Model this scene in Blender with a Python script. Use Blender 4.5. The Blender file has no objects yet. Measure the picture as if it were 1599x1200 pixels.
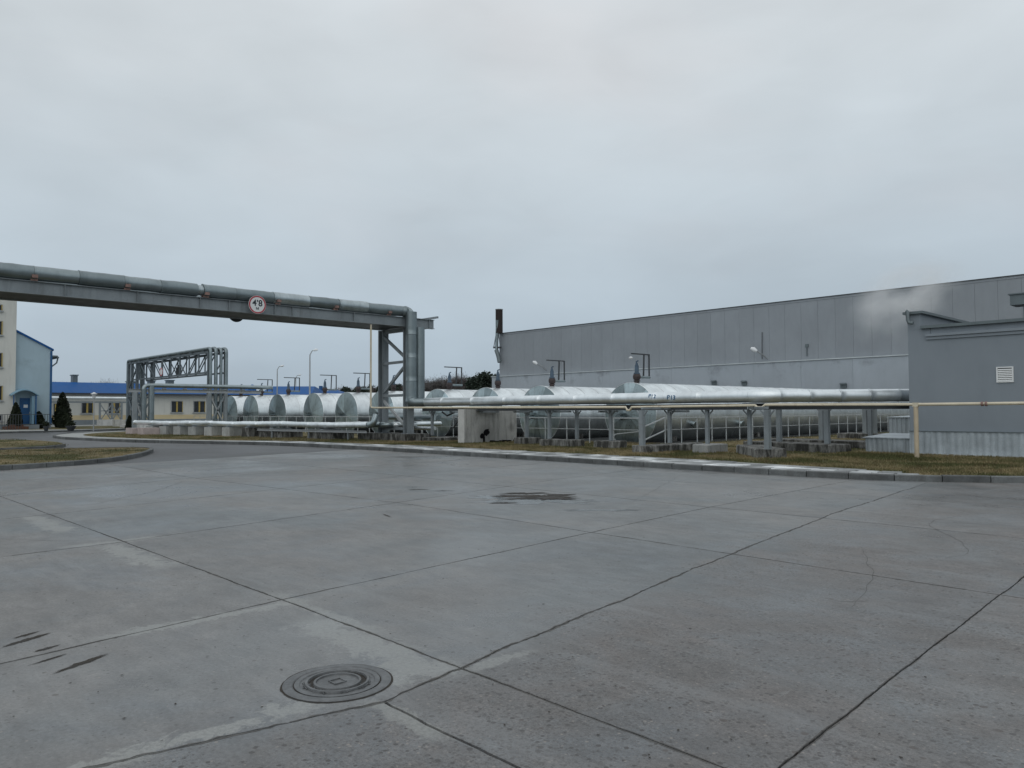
import bpy, bmesh, math, random
import numpy as np
from mathutils import Vector, Matrix, noise
random.seed(7)
R = math.radians
S = bpy.context.scene
COL = S.collection
# ------------------------------------------------------------------ camera
F, TH, PIT, ROLL, EYE = 1200.0, R(46.6), math.atan(41.5/1200), 0.0047, 1.7
cd = bpy.data.cameras.new('camera'); cam = bpy.data.objects.new('camera', cd); COL.objects.link(cam)
cd.sensor_width = 36; cd.lens = F/1599*36; cd.clip_start = .05; cd.clip_end = 3000
cam.matrix_world = (Matrix.Translation((0, 0, EYE)) @ Matrix.Rotation(TH, 4, 'Z')
                    @ Matrix.Rotation(R(90)+PIT, 4, 'X') @ Matrix.Rotation(-ROLL, 4, 'Z'))
S.camera = cam
# ------------------------------------------------------------------ view, world, sun
S.view_settings.view_transform = 'Standard'; S.view_settings.look = 'None'
S.view_settings.exposure = 0; S.view_settings.gamma = 1; S.view_settings.use_curve_mapping = False
S.cycles.max_bounces = 6; S.cycles.volume_bounces = 8
SUN_EL, SUN_ROT = R(42), R(150)
W = bpy.data.worlds.new('World'); S.world = W; W.use_nodes = True
nt = W.node_tree; nt.nodes.clear()
def wn(t, **k):
    n = nt.nodes.new(t)
    for a, b in k.items(): setattr(n, a, b)
    return n
tc = wn('ShaderNodeTexCoord'); sep = wn('ShaderNodeSeparateXYZ'); nt.links.new(tc.outputs['Generated'], sep.inputs[0])
ramp = wn('ShaderNodeValToRGB'); nt.links.new(sep.outputs['Z'], ramp.inputs[0])
cr = ramp.color_ramp
cr.elements[0].position = 0.0; cr.elements[0].color = (.375, .462, .55, 1)
cr.elements[1].position = 1.0; cr.elements[1].color = (.77, .81, .84, 1)
for p, c in ((.07, (.43, .515, .595)), (.16, (.50, .58, .645)), (.27, (.57, .64, .69)), (.40, (.65, .705, .74)), (.52, (.71, .755, .785))):
    e = cr.elements.new(p); e.color = (*c, 1)
mp = wn('ShaderNodeMapping'); mp.inputs['Scale'].default_value = (1, 1, 2.6); mp.inputs['Location'].default_value = (3.1, 1.7, .4)
nt.links.new(tc.outputs['Generated'], mp.inputs['Vector'])
n1 = wn('ShaderNodeTexNoise'); n1.inputs['Scale'].default_value = 2.1; n1.inputs['Detail'].default_value = 6; n1.inputs['Roughness'].default_value = .42; n1.inputs['Distortion'].default_value = .4
nt.links.new(mp.outputs[0], n1.inputs['Vector'])
mr = wn('ShaderNodeMapRange'); mr.inputs[1].default_value = .3; mr.inputs[2].default_value = .7; mr.inputs[3].default_value = .905; mr.inputs[4].default_value = 1.10
nt.links.new(n1.outputs['Fac'], mr.inputs[0])
n3 = wn('ShaderNodeTexNoise'); n3.inputs['Scale'].default_value = 6.5; n3.inputs['Detail'].default_value = 6; n3.inputs['Distortion'].default_value = .6; nt.links.new(mp.outputs[0], n3.inputs['Vector'])
mr3 = wn('ShaderNodeMapRange'); mr3.inputs[1].default_value = .3; mr3.inputs[2].default_value = .7; mr3.inputs[3].default_value = .972; mr3.inputs[4].default_value = 1.028; nt.links.new(n3.outputs['Fac'], mr3.inputs[0])
mm3 = wn('ShaderNodeMath', operation='MULTIPLY'); nt.links.new(mr.outputs[0], mm3.inputs[0]); nt.links.new(mr3.outputs[0], mm3.inputs[1])
vm = wn('ShaderNodeVectorMath', operation='SCALE'); nt.links.new(ramp.outputs[0], vm.inputs[0]); nt.links.new(mm3.outputs[0], vm.inputs['Scale'])
# faint warm tint inside the brighter cloud
n2 = wn('ShaderNodeTexNoise'); n2.inputs['Scale'].default_value = 2.4; n2.inputs['Detail'].default_value = 4
nt.links.new(mp.outputs[0], n2.inputs['Vector'])
mr2 = wn('ShaderNodeMapRange'); mr2.inputs[1].default_value = .5; mr2.inputs[2].default_value = .72; mr2.inputs[4].default_value = .5
nt.links.new(n2.outputs['Fac'], mr2.inputs[0])
mx = wn('ShaderNodeMix', data_type='RGBA', blend_type='MULTIPLY'); nt.links.new(mr2.outputs[0], mx.inputs[0]); nt.links.new(vm.outputs[0], mx.inputs[6]); mx.inputs[7].default_value = (1.05, .985, .965, 1)
bgc = wn('ShaderNodeBackground'); nt.links.new(mx.outputs[2], bgc.inputs[0]); bgc.inputs[1].default_value = 1.0
sky = wn('ShaderNodeTexSky', sky_type='NISHITA', sun_disc=False); sky.sun_elevation = SUN_EL; sky.sun_rotation = SUN_ROT
bgs = wn('ShaderNodeBackground'); nt.links.new(sky.outputs[0], bgs.inputs[0]); bgs.inputs[1].default_value = .06
ms = wn('ShaderNodeMixShader'); ms.inputs[0].default_value = .92; nt.links.new(bgs.outputs[0], ms.inputs[1]); nt.links.new(bgc.outputs[0], ms.inputs[2])
wo = wn('ShaderNodeOutputWorld'); nt.links.new(ms.outputs[0], wo.inputs[0])
sl = bpy.data.lights.new('sun', 'SUN'); sl.energy = .55; sl.angle = R(75); sl.color = (1, .97, .93)
so = bpy.data.objects.new('sun', sl); COL.objects.link(so)
sd = Vector((math.sin(SUN_ROT)*math.cos(SUN_EL), math.cos(SUN_ROT)*math.cos(SUN_EL), math.sin(SUN_EL)))
so.rotation_euler = sd.to_track_quat('Z', 'Y').to_euler()

# ------------------------------------------------------------------ measuring helpers (sight lines of the survey)
def ray(px, py):
    x = (px-799.5)/F; y = -(py-600)/F
    c, s = math.cos(ROLL), -math.sin(ROLL)
    x, y = x*c-y*s, x*s+y*c
    f = math.cos(PIT)-y*math.sin(PIT); z = math.sin(PIT)+y*math.cos(PIT)
    return (x*math.cos(TH)-f*math.sin(TH), x*math.sin(TH)+f*math.cos(TH), z, f)
def gp(px, py, z=0):
    r = ray(px, py); t = (z-EYE)/r[2]; return Vector((r[0]*t, r[1]*t, z))
def onx(px, py, X):
    r = ray(px, py); t = X/r[0]; return Vector((X, r[1]*t, EYE+r[2]*t))
def ony(px, py, Y):
    r = ray(px, py); t = Y/r[1]; return Vector((r[0]*t, Y, EYE+r[2]*t))
def at(px, py, d):
    r = ray(px, py); t = d/r[3]; return Vector((r[0]*t, r[1]*t, EYE+r[2]*t))

# ------------------------------------------------------------------ materials
class NT:
    def __init__(s, name):
        s.m = bpy.data.materials.new(name); s.m.use_nodes = True; s.t = s.m.node_tree
        s.b = s.t.nodes['Principled BSDF']
        s.geo = s.t.nodes.new('ShaderNodeNewGeometry').outputs['Position']
        s.obj = None
    def n(s, t, **k):
        n = s.t.nodes.new(t)
        for a, b in k.items(): setattr(n, a, b)
        return n
    def set(s, inp, v):
        if isinstance(v, bpy.types.NodeSocket): s.t.links.new(v, inp)
        else: inp.default_value = v
    def noise(s, scale, detail=4, rough=.55, stretch=None, dist=0, vec=None, off=(0, 0, 0)):
        v = vec or s.geo
        if stretch or any(off):
            m = s.n('ShaderNodeMapping'); m.inputs['Scale'].default_value = stretch or (1, 1, 1); m.inputs['Location'].default_value = off
            s.t.links.new(v, m.inputs['Vector']); v = m.outputs[0]
        t = s.n('ShaderNodeTexNoise'); t.inputs['Scale'].default_value = scale; t.inputs['Detail'].default_value = detail
        t.inputs['Roughness'].default_value = rough; t.inputs['Distortion'].default_value = dist
        s.t.links.new(v, t.inputs['Vector']); return t.outputs['Fac']
    def rng(s, v, a, b, c=0, d=1):
        m = s.n('ShaderNodeMapRange'); s.set(m.inputs[0], v)
        for i, x in enumerate((a, b, c, d)): m.inputs[i+1].default_value = x
        return m.outputs[0]
    def mix(s, f, a, b, blend='MIX'):
        m = s.n('ShaderNodeMix', data_type='RGBA', blend_type=blend)
        s.set(m.inputs[0], f)
        for i, x in ((6, a), (7, b)):
            s.set(m.inputs[i], (*x, 1) if isinstance(x, tuple) else x)
        return m.outputs[2]
    def math(s, op, a, b=0.0, c=None):
        m = s.n('ShaderNodeMath', operation=op); s.set(m.inputs[0], a); s.set(m.inputs[1], b)
        if c is not None: s.set(m.inputs[2], c)
        return m.outputs[0]
    def scale(s, col, f):
        m = s.n('ShaderNodeVectorMath', operation='SCALE'); s.set(m.inputs[0], col); s.set(m.inputs['Scale'], f); return m.outputs[0]
    def rand(s, a, b):
        o = s.n('ShaderNodeObjectInfo'); return s.rng(o.outputs['Random'], 0, 1, a, b)
    def bump(s, h, strength=.3, dist=.01):
        b = s.n('ShaderNodeBump'); b.inputs['Strength'].default_value = strength; b.inputs['Distance'].default_value = dist
        s.t.links.new(h, b.inputs['Height']); s.t.links.new(b.outputs[0], s.b.inputs['Normal'])
    def out(s, col, rough=.6, metal=0.0, spec=.5):
        s.set(s.b.inputs['Base Color'], (*col, 1) if isinstance(col, tuple) else col)
        s.set(s.b.inputs['Roughness'], rough); s.set(s.b.inputs['Metallic'], metal)
        s.b.inputs['Specular IOR Level'].default_value = spec
        return s.m
def basic(name, col, rough=.6, metal=0., var=.18, scale=2.5, rand=0., streak=0., streakcol=(.05, .05, .045), bump=0., fine=30, spec=.5, rust=0.):
    N = NT(name)
    f = N.noise(scale, 5); g = N.noise(fine, 3)
    c = N.mix(N.rng(f, .3, .7), tuple(x*(1-var) for x in col), tuple(min(1, x*(1+var)) for x in col))
    c = N.scale(c, N.rng(g, .3, .7, 1-var*.5, 1+var*.5))
    if streak:
        st = N.noise(3.5, 4, .6, stretch=(1, 1, .12), off=(2, 5, 1))
        c = N.mix(N.rng(st, .52, .72, 0, streak), c, streakcol)
    if rust:
        rs = N.noise(5, 6, .7, off=(9, 3, 4)); c = N.mix(N.rng(rs, .6, .7, 0, rust), c, (.14, .06, .03))
    if rand: c = N.scale(c, N.rand(1-rand, 1+rand))
    r = N.rng(f, .3, .7, max(.05, rough-.08), min(1, rough+.08))
    if bump: N.bump(g, bump, .01)
    return N.out(c, r, metal, spec)
M = {}
M['steel'] = basic('grey_painted_steel', (.225, .255, .272), .5, 0, .14, 1.2, streak=.35, rust=.35)
M['steel_far'] = basic('weathered_lattice_steel', (.105, .13, .148), .6, 0, .15, 1.0, rust=.2)
M['steel_light'] = basic('light_grey_paint', (.34, .36, .37), .5, 0, .12, 1.5, rust=.25)
M['steel_dark'] = basic('dark_steel', (.045, .05, .055), .5, 0, .2)
M['rail'] = basic('pale_rail_paint', (.42, .45, .46), .5, 0, .12, 2, rust=.2)
M['rust'] = basic('rusty_iron', (.018, .011, .010), .75, 0, .45, 1.0, bump=.3)
M['shoe'] = basic('faded_primer', (.24, .15, .13), .7, 0, .3, 5)
M['yellow'] = basic('cream_gas_pipe_paint', (.62, .56, .43), .5, 0, .1, 3, rust=.4)
M['tan'] = basic('tan_post_paint', (.50, .42, .30), .6, 0, .12, 3, rust=.3)
M['blue_valve'] = basic('blue_valve_paint', (.060, .095, .135), .55, 0, .25, 4, spec=.3)
M['valve_red'] = basic('red_oxide', (.045, .032, .032), .6, 0, .3, 4)
M['blue_roof'] = basic('blue_roof_sheet', (.005, .082, .27), .6, 0, .1, .5, spec=.25)
M['blue_paint'] = basic('blue_door_paint', (.012, .085, .22), .5, 0, .12, 2)
M['red'] = basic('red_print', (.40, .035, .05), .5, 0, .08)
M['white'] = basic('white_paint', (.72, .74, .74), .5, 0, .05)
M['white_dirty'] = basic('whitewash', (.55, .55, .53), .8, 0, .15, 2, streak=.4)
M['ink'] = basic('black_print', (.02, .03, .04), .5, 0, .1)
M['blue_ink'] = basic('blue_graffiti', (.04, .13, .26), .6, 0, .3, 20)
M['black'] = basic('soot', (.004, .004, .005), .95, 0, .2, 6, spec=.1)
M['glass'] = basic('dark_glass', (.02, .025, .03), .12, 0, .1)
M['yellow_frame'] = basic('yellow_window_frame', (.42, .31, .08), .5, 0, .08)
M['cream'] = basic('cream_wall', (.60, .60, .555), .85, 0, .06, .4, streak=.18, streakcol=(.25, .25, .22))
M['ochre'] = basic('ochre_plinth', (.60, .50, .31), .85, 0, .08, .6)
M['greyplinth'] = basic('grey_plinth', (.22, .25, .27), .85, 0, .1, 1)
M['lampglass'] = basic('lamp_shell', (.75, .77, .78), .3, 0, .04)
M['duct'] = basic('duct_sheet', (.14, .17, .18), .5, .3, .15, 2)
M['bark'] = basic('bark', (.055, .045, .038), .9, 0, .3, 4)
M['brownpot'] = basic('brown_planter', (.12, .055, .035), .8, 0, .2, 4)
M['pink'] = basic('pale_plinth', (.42, .36, .35), .85, 0, .15, 2)
M['curb'] = basic('kerb_concrete', (.108, .115, .115), .7, 0, .35, 2.2, rand=.25, bump=.3, streak=.5, streakcol=(.06, .06, .055))
M['roofmembrane'] = basic('roof_membrane', (.07, .075, .08), .8, 0, .2, 1)
M['flash'] = basic('flashing', (.50, .54, .55), .4, .3, .12, 1)
M['debris'] = basic('dry_leaf', (.035, .028, .02), .8, 0, .4, 9)

def galv(name, col, rough, metal, rand=.12, streak=.3, dirt=.25):
    N = NT(name)
    f = N.noise(1.1, 5, .6); g = N.noise(6, 5, .6, stretch=(1, 1, .35)); h = N.noise(22, 3)
    c = N.mix(N.rng(f, .3, .7), tuple(x*.84 for x in col), tuple(min(1, x*1.12) for x in col))
    c = N.mix(N.rng(g, .52, .75, 0, dirt), c, (.12, .14, .14))
    st = N.noise(4, 4, .6, stretch=(1, 1, .1), off=(1, 8, 2)); c = N.mix(N.rng(st, .55, .75, 0, streak), c, (.10, .125, .13))
    c = N.scale(c, N.rand(1-rand, 1+rand))
    N.bump(N.noise(2.2, 3, .5), .25, .03)
    return N.out(c, N.rng(h, .3, .7, rough-.08, rough+.1), metal)
M['galv'] = galv('galvanised_pipe_jacket', (.33, .385, .40), .36, .85)
M['galv_dull'] = galv('dull_pipe_jacket', (.235, .28, .295), .42, .75)
M['tank'] = galv('aluminium_tank_cladding', (.84, .885, .90), .42, 1.0, .045, .12, .18)
M['cap'] = galv('tank_end_cladding', (.50, .59, .61), .34, .95, .34, .3, .4)
M['galv_bright'] = galv('bright_pipe_jacket', (.47, .53, .55), .36, .85)
M['pipe_white'] = galv('pale_pipe_jacket', (.80, .85, .87), .42, .85, .03, .12, .12)

def stained(name, col, dark=(.035, .035, .03), amt=.75, thr=.5):
    N = NT(name)
    f = N.noise(1.6, 6, .6); st = N.noise(4.2, 6, .7, stretch=(1, 1, .3), off=(3, 1, 2)); g = N.noise(25, 4, .6)
    c = N.mix(N.rng(f, .3, .7), tuple(x*.8 for x in col), tuple(x*1.12 for x in col))
    c = N.mix(N.rng(st, thr, thr+.22, 0, amt), c, dark)
    c = N.scale(c, N.rng(g, .3, .7, .85, 1.12)); c = N.scale(c, N.rand(.8, 1.15))
    N.bump(g, .4, .01)
    return N.out(c, .85)
M['block'] = stained('weathered_concrete', (.38, .39, .38), thr=.52, amt=.6)
M['footing'] = stained('mossy_stained_concrete', (.30, .30, .285), (.020, .020, .017), thr=.34, amt=.93)

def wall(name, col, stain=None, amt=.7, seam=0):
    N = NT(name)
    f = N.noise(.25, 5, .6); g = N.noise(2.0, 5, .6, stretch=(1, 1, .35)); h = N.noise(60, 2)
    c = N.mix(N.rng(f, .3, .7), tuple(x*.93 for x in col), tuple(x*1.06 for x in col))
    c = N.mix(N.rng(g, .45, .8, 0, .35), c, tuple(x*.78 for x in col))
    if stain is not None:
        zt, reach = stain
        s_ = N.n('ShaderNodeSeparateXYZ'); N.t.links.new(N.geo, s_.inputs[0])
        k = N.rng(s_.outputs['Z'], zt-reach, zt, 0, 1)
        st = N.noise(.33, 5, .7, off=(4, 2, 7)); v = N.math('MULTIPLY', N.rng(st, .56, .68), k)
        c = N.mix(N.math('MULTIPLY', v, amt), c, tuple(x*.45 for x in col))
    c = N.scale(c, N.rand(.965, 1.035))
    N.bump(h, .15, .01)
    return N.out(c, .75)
M['hang_up'] = wall('grey_sandwich_panel', (.262, .287, .312))
M['hang_low'] = wall('grey_render_wall', (.36, .40, .44), (6.7, 2.6))
M['seam'] = basic('panel_joint', (.225, .245, .265), .8)
M['box_wall'] = wall('blue_grey_render', (.235, .270, .303), (4.4, 1.2), .5)
M['corr'] = basic('weathered_corrugated_sheet', (.42, .47, .50), .5, .35, .2, 1.6, streak=.5, streakcol=(.10, .12, .13))
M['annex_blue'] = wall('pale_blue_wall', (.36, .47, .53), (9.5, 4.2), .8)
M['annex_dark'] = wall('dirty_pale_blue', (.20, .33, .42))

# yard concrete
def yard():
    N = NT('worn_yard_concrete')
    s_ = N.n('ShaderNodeSeparateXYZ'); N.t.links.new(N.geo, s_.inputs[0]); X, Y = s_.outputs['X'], s_.outputs['Y']
    big = N.noise(.22, 5, .6, dist=.6); mid = N.noise(1.3, 6, .65); fine = N.noise(38, 4, .7); grit = N.noise(120, 2, .6)
    blue, brown = (.164, .177, .180), (.164, .150, .140)
    c = N.mix(N.rng(big, .40, .60), (.152, .167, .172), (.186, .183, .177))
    # exposed brownish aggregate right of the ragged joint
    reg = N.rng(N.math('ADD', N.math('ADD', X, N.math('MULTIPLY', Y, .12)), N.math('MULTIPLY', N.rng(mid, .3, .7, -1, 1), .7)), -4.0, -3.2)
    c = N.mix(N.math('MULTIPLY', reg, .85), c, N.mix(N.rng(mid, .38, .6), brown, (.150, .158, .163)))
    warm = N.rng(N.noise(.8, 6, .7, dist=.8, off=(6, 6, 0)), .46, .62); c = N.mix(N.math('MULTIPLY', warm, N.rng(reg, 0, 1, .06, .55)), c, (.172, .148, .134))
    cool = N.rng(N.noise(.55, 6, .65, dist=.8, off=(1, 4, 0)), .50, .66); c = N.mix(N.math('MULTIPLY', cool, .55), c, (.150, .172, .190))
    spk = N.noise(30, 6, .85, off=(3, 3, 3)); patchy = N.rng(N.noise(1.1, 5, .7, off=(8, 2, 0)), .38, .58)
    sa = N.math('MULTIPLY', N.rng(spk, .50, .58), N.math('MULTIPLY', N.rng(reg, 0, 1, .22, .80), N.rng(patchy, 0, 1, .35, 1)))
    c = N.mix(sa, c, (.072, .068, .064))
    spk2 = N.noise(70, 5, .8, off=(7, 1, 3)); c = N.mix(N.math('MULTIPLY', N.rng(spk2, .54, .62), N.rng(reg, 0, 1, .16, .55)), c, (.27, .25, .23))
    spk3 = N.noise(110, 3, .8, off=(2, 7, 3)); c = N.mix(N.math('MULTIPLY', N.rng(spk3, .54, .62), N.rng(reg, 0, 1, .25, .5)), c, (.080, .078, .075))
    c = N.scale(c, N.rng(mid, .37, .63, .82, 1.15)); c = N.scale(c, N.rng(fine, .37, .63, .86, 1.12)); c = N.scale(c, N.rng(N.noise(6, 6, .75, stretch=(.5, 1, 1)), .37, .63, .86, 1.12))
    def pits(scale, r0, r1, keep_reg, keep_else, col, amt, offv):
        m = N.n('ShaderNodeMapping'); m.inputs['Location'].default_value = offv; N.t.links.new(N.geo, m.inputs['Vector'])
        v = N.n('ShaderNodeTexVoronoi'); v.inputs['Scale'].default_value = scale; N.t.links.new(m.outputs[0], v.inputs['Vector'])
        sx_ = N.n('ShaderNodeSeparateColor'); N.t.links.new(v.outputs['Color'], sx_.inputs[0])
        thr_ = N.rng(N.math('MULTIPLY', reg, N.rng(patchy, 0, 1, .45, 1)), 0, 1, keep_else, keep_reg)
        on = N.rng(N.math('SUBTRACT', sx_.outputs[0], N.math('SUBTRACT', 1.0, thr_)), 0, .02); rr_ = N.math('MULTIPLY', sx_.outputs[1], r1)
        k = N.rng(N.math('SUBTRACT', v.outputs['Distance'], rr_), 0, -r0)
        return N.mix(N.math('MULTIPLY', N.math('MULTIPLY', k, on), amt), c, col)
    c = pits(26, .10, .50, .62, .05, (.060, .055, .052), .85, (3, 1, 0))
    c = pits(55, .12, .55, .60, .12, (.075, .072, .070), .75, (1, 7, 0))
    c = pits(40, .12, .45, .22, .04, (.30, .27, .24), .6, (9, 7, 0))
    c = pits(13, .10, .35, .16, .03, (.075, .060, .052), .7, (4, 3, 0))
    # dragged scuffs along the driving direction
    sc = N.noise(1.6, 5, .7, stretch=(.16, 1.5, 1), off=(5, 0, 0)); c = N.mix(N.rng(sc, .56, .68, 0, .35), c, (.235, .24, .24))
    sc3 = N.noise(9, 5, .8, stretch=(1, .16, 1), off=(5, 3, 0)); c = N.mix(N.math('MULTIPLY', N.rng(sc3, .60, .68, 0, .5), N.rng(N.noise(.5, 3), .5, .6)), c, (.27, .275, .27))
    sc2 = N.noise(2.4, 6, .75, stretch=(.3, 1.3, 1), off=(1, 9, 0)); c = N.mix(N.rng(sc2, .60, .70, 0, .5), c, (.085, .085, .083))
    # pale laitance along joints: |d|<w on one axis, range on the other
    pn = N.rng(N.noise(4.5, 8, .8, dist=.8), .34, .66, -.95, .75)
    def band(P, Q, p0, w, q0, q1, soft=.35):
        a = N.math('SUBTRACT', 1.0, N.math('DIVIDE', N.math('ABSOLUTE', N.math('SUBTRACT', P, p0)), w))
        b = N.rng(Q, q0-soft, q0); b2 = N.rng(Q, q1+soft, q1)
        v = N.math('ADD', a, pn); return N.math('MULTIPLY', N.math('MULTIPLY', N.rng(v, .1, .45), b), b2)
    pale = None
    for args in ((X, Y, -4.12, .13, 1.0, 3.1, .2), (X, Y, -4.15, .26, 2.75, 3.2, .25), (Y, X, 3.10, .24, -5.6, -4.15, .3), (X, Y, -6.38, .12, 1.9, 3.3), (Y, X, 3.35, .10, -6.6, -5.2),
                 (Y, X, 3.05, .22, -10.6, -9.0), (Y, X, 2.95, .22, -14.5, -12.6), (X, Y, -11.0, .12, 2.8, 3.6), (X, Y, -3.9, .10, 3.35, 3.8, .15), (Y, X, 2.52, .09, -3.8, -3.3, .2)):
        v = band(*args); pale = v if pale is None else N.math('MAXIMUM', pale, v)
    pc = N.mix(N.rng(fine, .35, .65), (.22, .225, .215), (.31, .315, .30))
    c = N.mix(N.math('MULTIPLY', pale, .78), c, pc)
    wet = N.rng(N.noise(.30, 5, .6, off=(2, 6, 1), dist=.5), .40, .62)
    rough = N.math('ADD', N.rng(wet, 0, 1, .56, .29), N.rng(mid, .3, .7, -.06, .08))
    c = N.scale(c, N.rng(wet, 0, 1, .99, .85)); c = N.scale(c, N.rand(.91, 1.08))
    N.bump(N.math('ADD', N.math('MULTIPLY', fine, .7), N.math('MULTIPLY', N.math('MULTIPLY', spk, reg), 1.6)), .35, .006)
    return N.out(c, rough, 0, .5)
M['yard'] = yard()
def asphalt():
    N = NT('worn_asphalt')
    big = N.noise(.15, 4); mid = N.noise(1.1, 6, .65, stretch=(.4, 1, 1)); fine = N.noise(60, 3, .7)
    c = N.mix(N.rng(big, .35, .65), (.058, .060, .063), (.088, .090, .092)); c = N.scale(c, N.rng(mid, .3, .7, .84, 1.16)); c = N.scale(c, N.rng(fine, .3, .7, .85, 1.15))
    N.bump(fine, .4, .006)
    return N.out(c, N.rng(big, .35, .65, .45, .62))
M['asphalt'] = asphalt()
M['crack'] = basic('crack_dirt', (.072, .07, .066), .9, 0, .3, 10)
M['joint'] = basic('joint_filler', (.012, .012, .012), .9, 0, .4, 10)
def grassmat(name, mul=1.0, rand=0):
    N = NT(name)
    a = N.noise(.35, 5, .65, dist=.6); b = N.noise(2.2, 6, .75); c_ = N.noise(26, 4, .7)
    c = N.mix(N.rng(a, .43, .57), (.074*mul, .079*mul, .034*mul), (.205*mul, .170*mul, .095*mul))
    c = N.mix(N.rng(b, .50, .66, 0, .7), c, (.070*mul, .045*mul, .024*mul))
    c = N.scale(c, N.rng(c_, .3, .7, .7, 1.3))
    N.bump(N.math('ADD', c_, b), .8, .03)
    return N.out(c, .95, 0, .15)
M['grass'] = grassmat('dry_winter_grass'); M['blade'] = grassmat('dry_grass_blades', 1.25)
M['bed'] = basic('dark_reflection_ground', (.030, .033, .033), .9, 0, .4, 3, bump=.6, spec=.2)  # invented dark ground, kept low in tone to darken the tank reflections
M['soil'] = basic('distant_ground', (.10, .095, .06), .95, 0, .3, .05)
def tile():
    N = NT('pale_sheen_paving_tile')
    f = N.noise(1.4, 6, .65, dist=.4); g = N.noise(35, 3)
    c = N.mix(N.rng(f, .36, .60), (.30, .32, .325), (.70, .725, .73)); c = N.scale(c, N.rng(g, .3, .7, .88, 1.1)); c = N.scale(c, N.rand(.38, 1.2))  # raised tile tone carries the wet sheen as colour
    return N.out(c, N.rng(f, .35, .65, .35, .55))
M['tile'] = tile()
M['tile_bed'] = basic('path_concrete', (.30, .31, .30), .7, 0, .25, 1.2)
M['iron'] = basic('cast_iron', (.125, .13, .133), .5, .25, .3, 9, bump=.4, rust=.25)
def wetpatch():
    N = NT('wet_broken_concrete'); f = N.noise(3, 6, .7); c = N.mix(N.rng(f, .35, .65), (.020, .017, .014), (.05, .043, .035))
    N.bump(N.noise(30, 4, .7), .5, .01)
    return N.out(c, N.rng(f, .4, .6, .45, .8), 0, .2)
M['wet'] = wetpatch()
def conifer(name, a, b):
    N = NT(name); f = N.noise(2.5, 4, .7); c = N.mix(N.rng(f, .35, .65), a, b); c = N.scale(c, N.rand(.9, 1.1)); return N.out(c, .85, 0, .2)
M['thuja'] = conifer('thuja_green', (.012, .017, .011), (.026, .034, .018))
M['pine'] = conifer('pine_green', (.030, .044, .036), (.048, .062, .047))
M['twig'] = conifer('bare_twigs', (.115, .098, .095), (.155, .130, .120))
M['twig2'] = conifer('grey_twigs', (.10, .10, .10), (.14, .13, .125))

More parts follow.
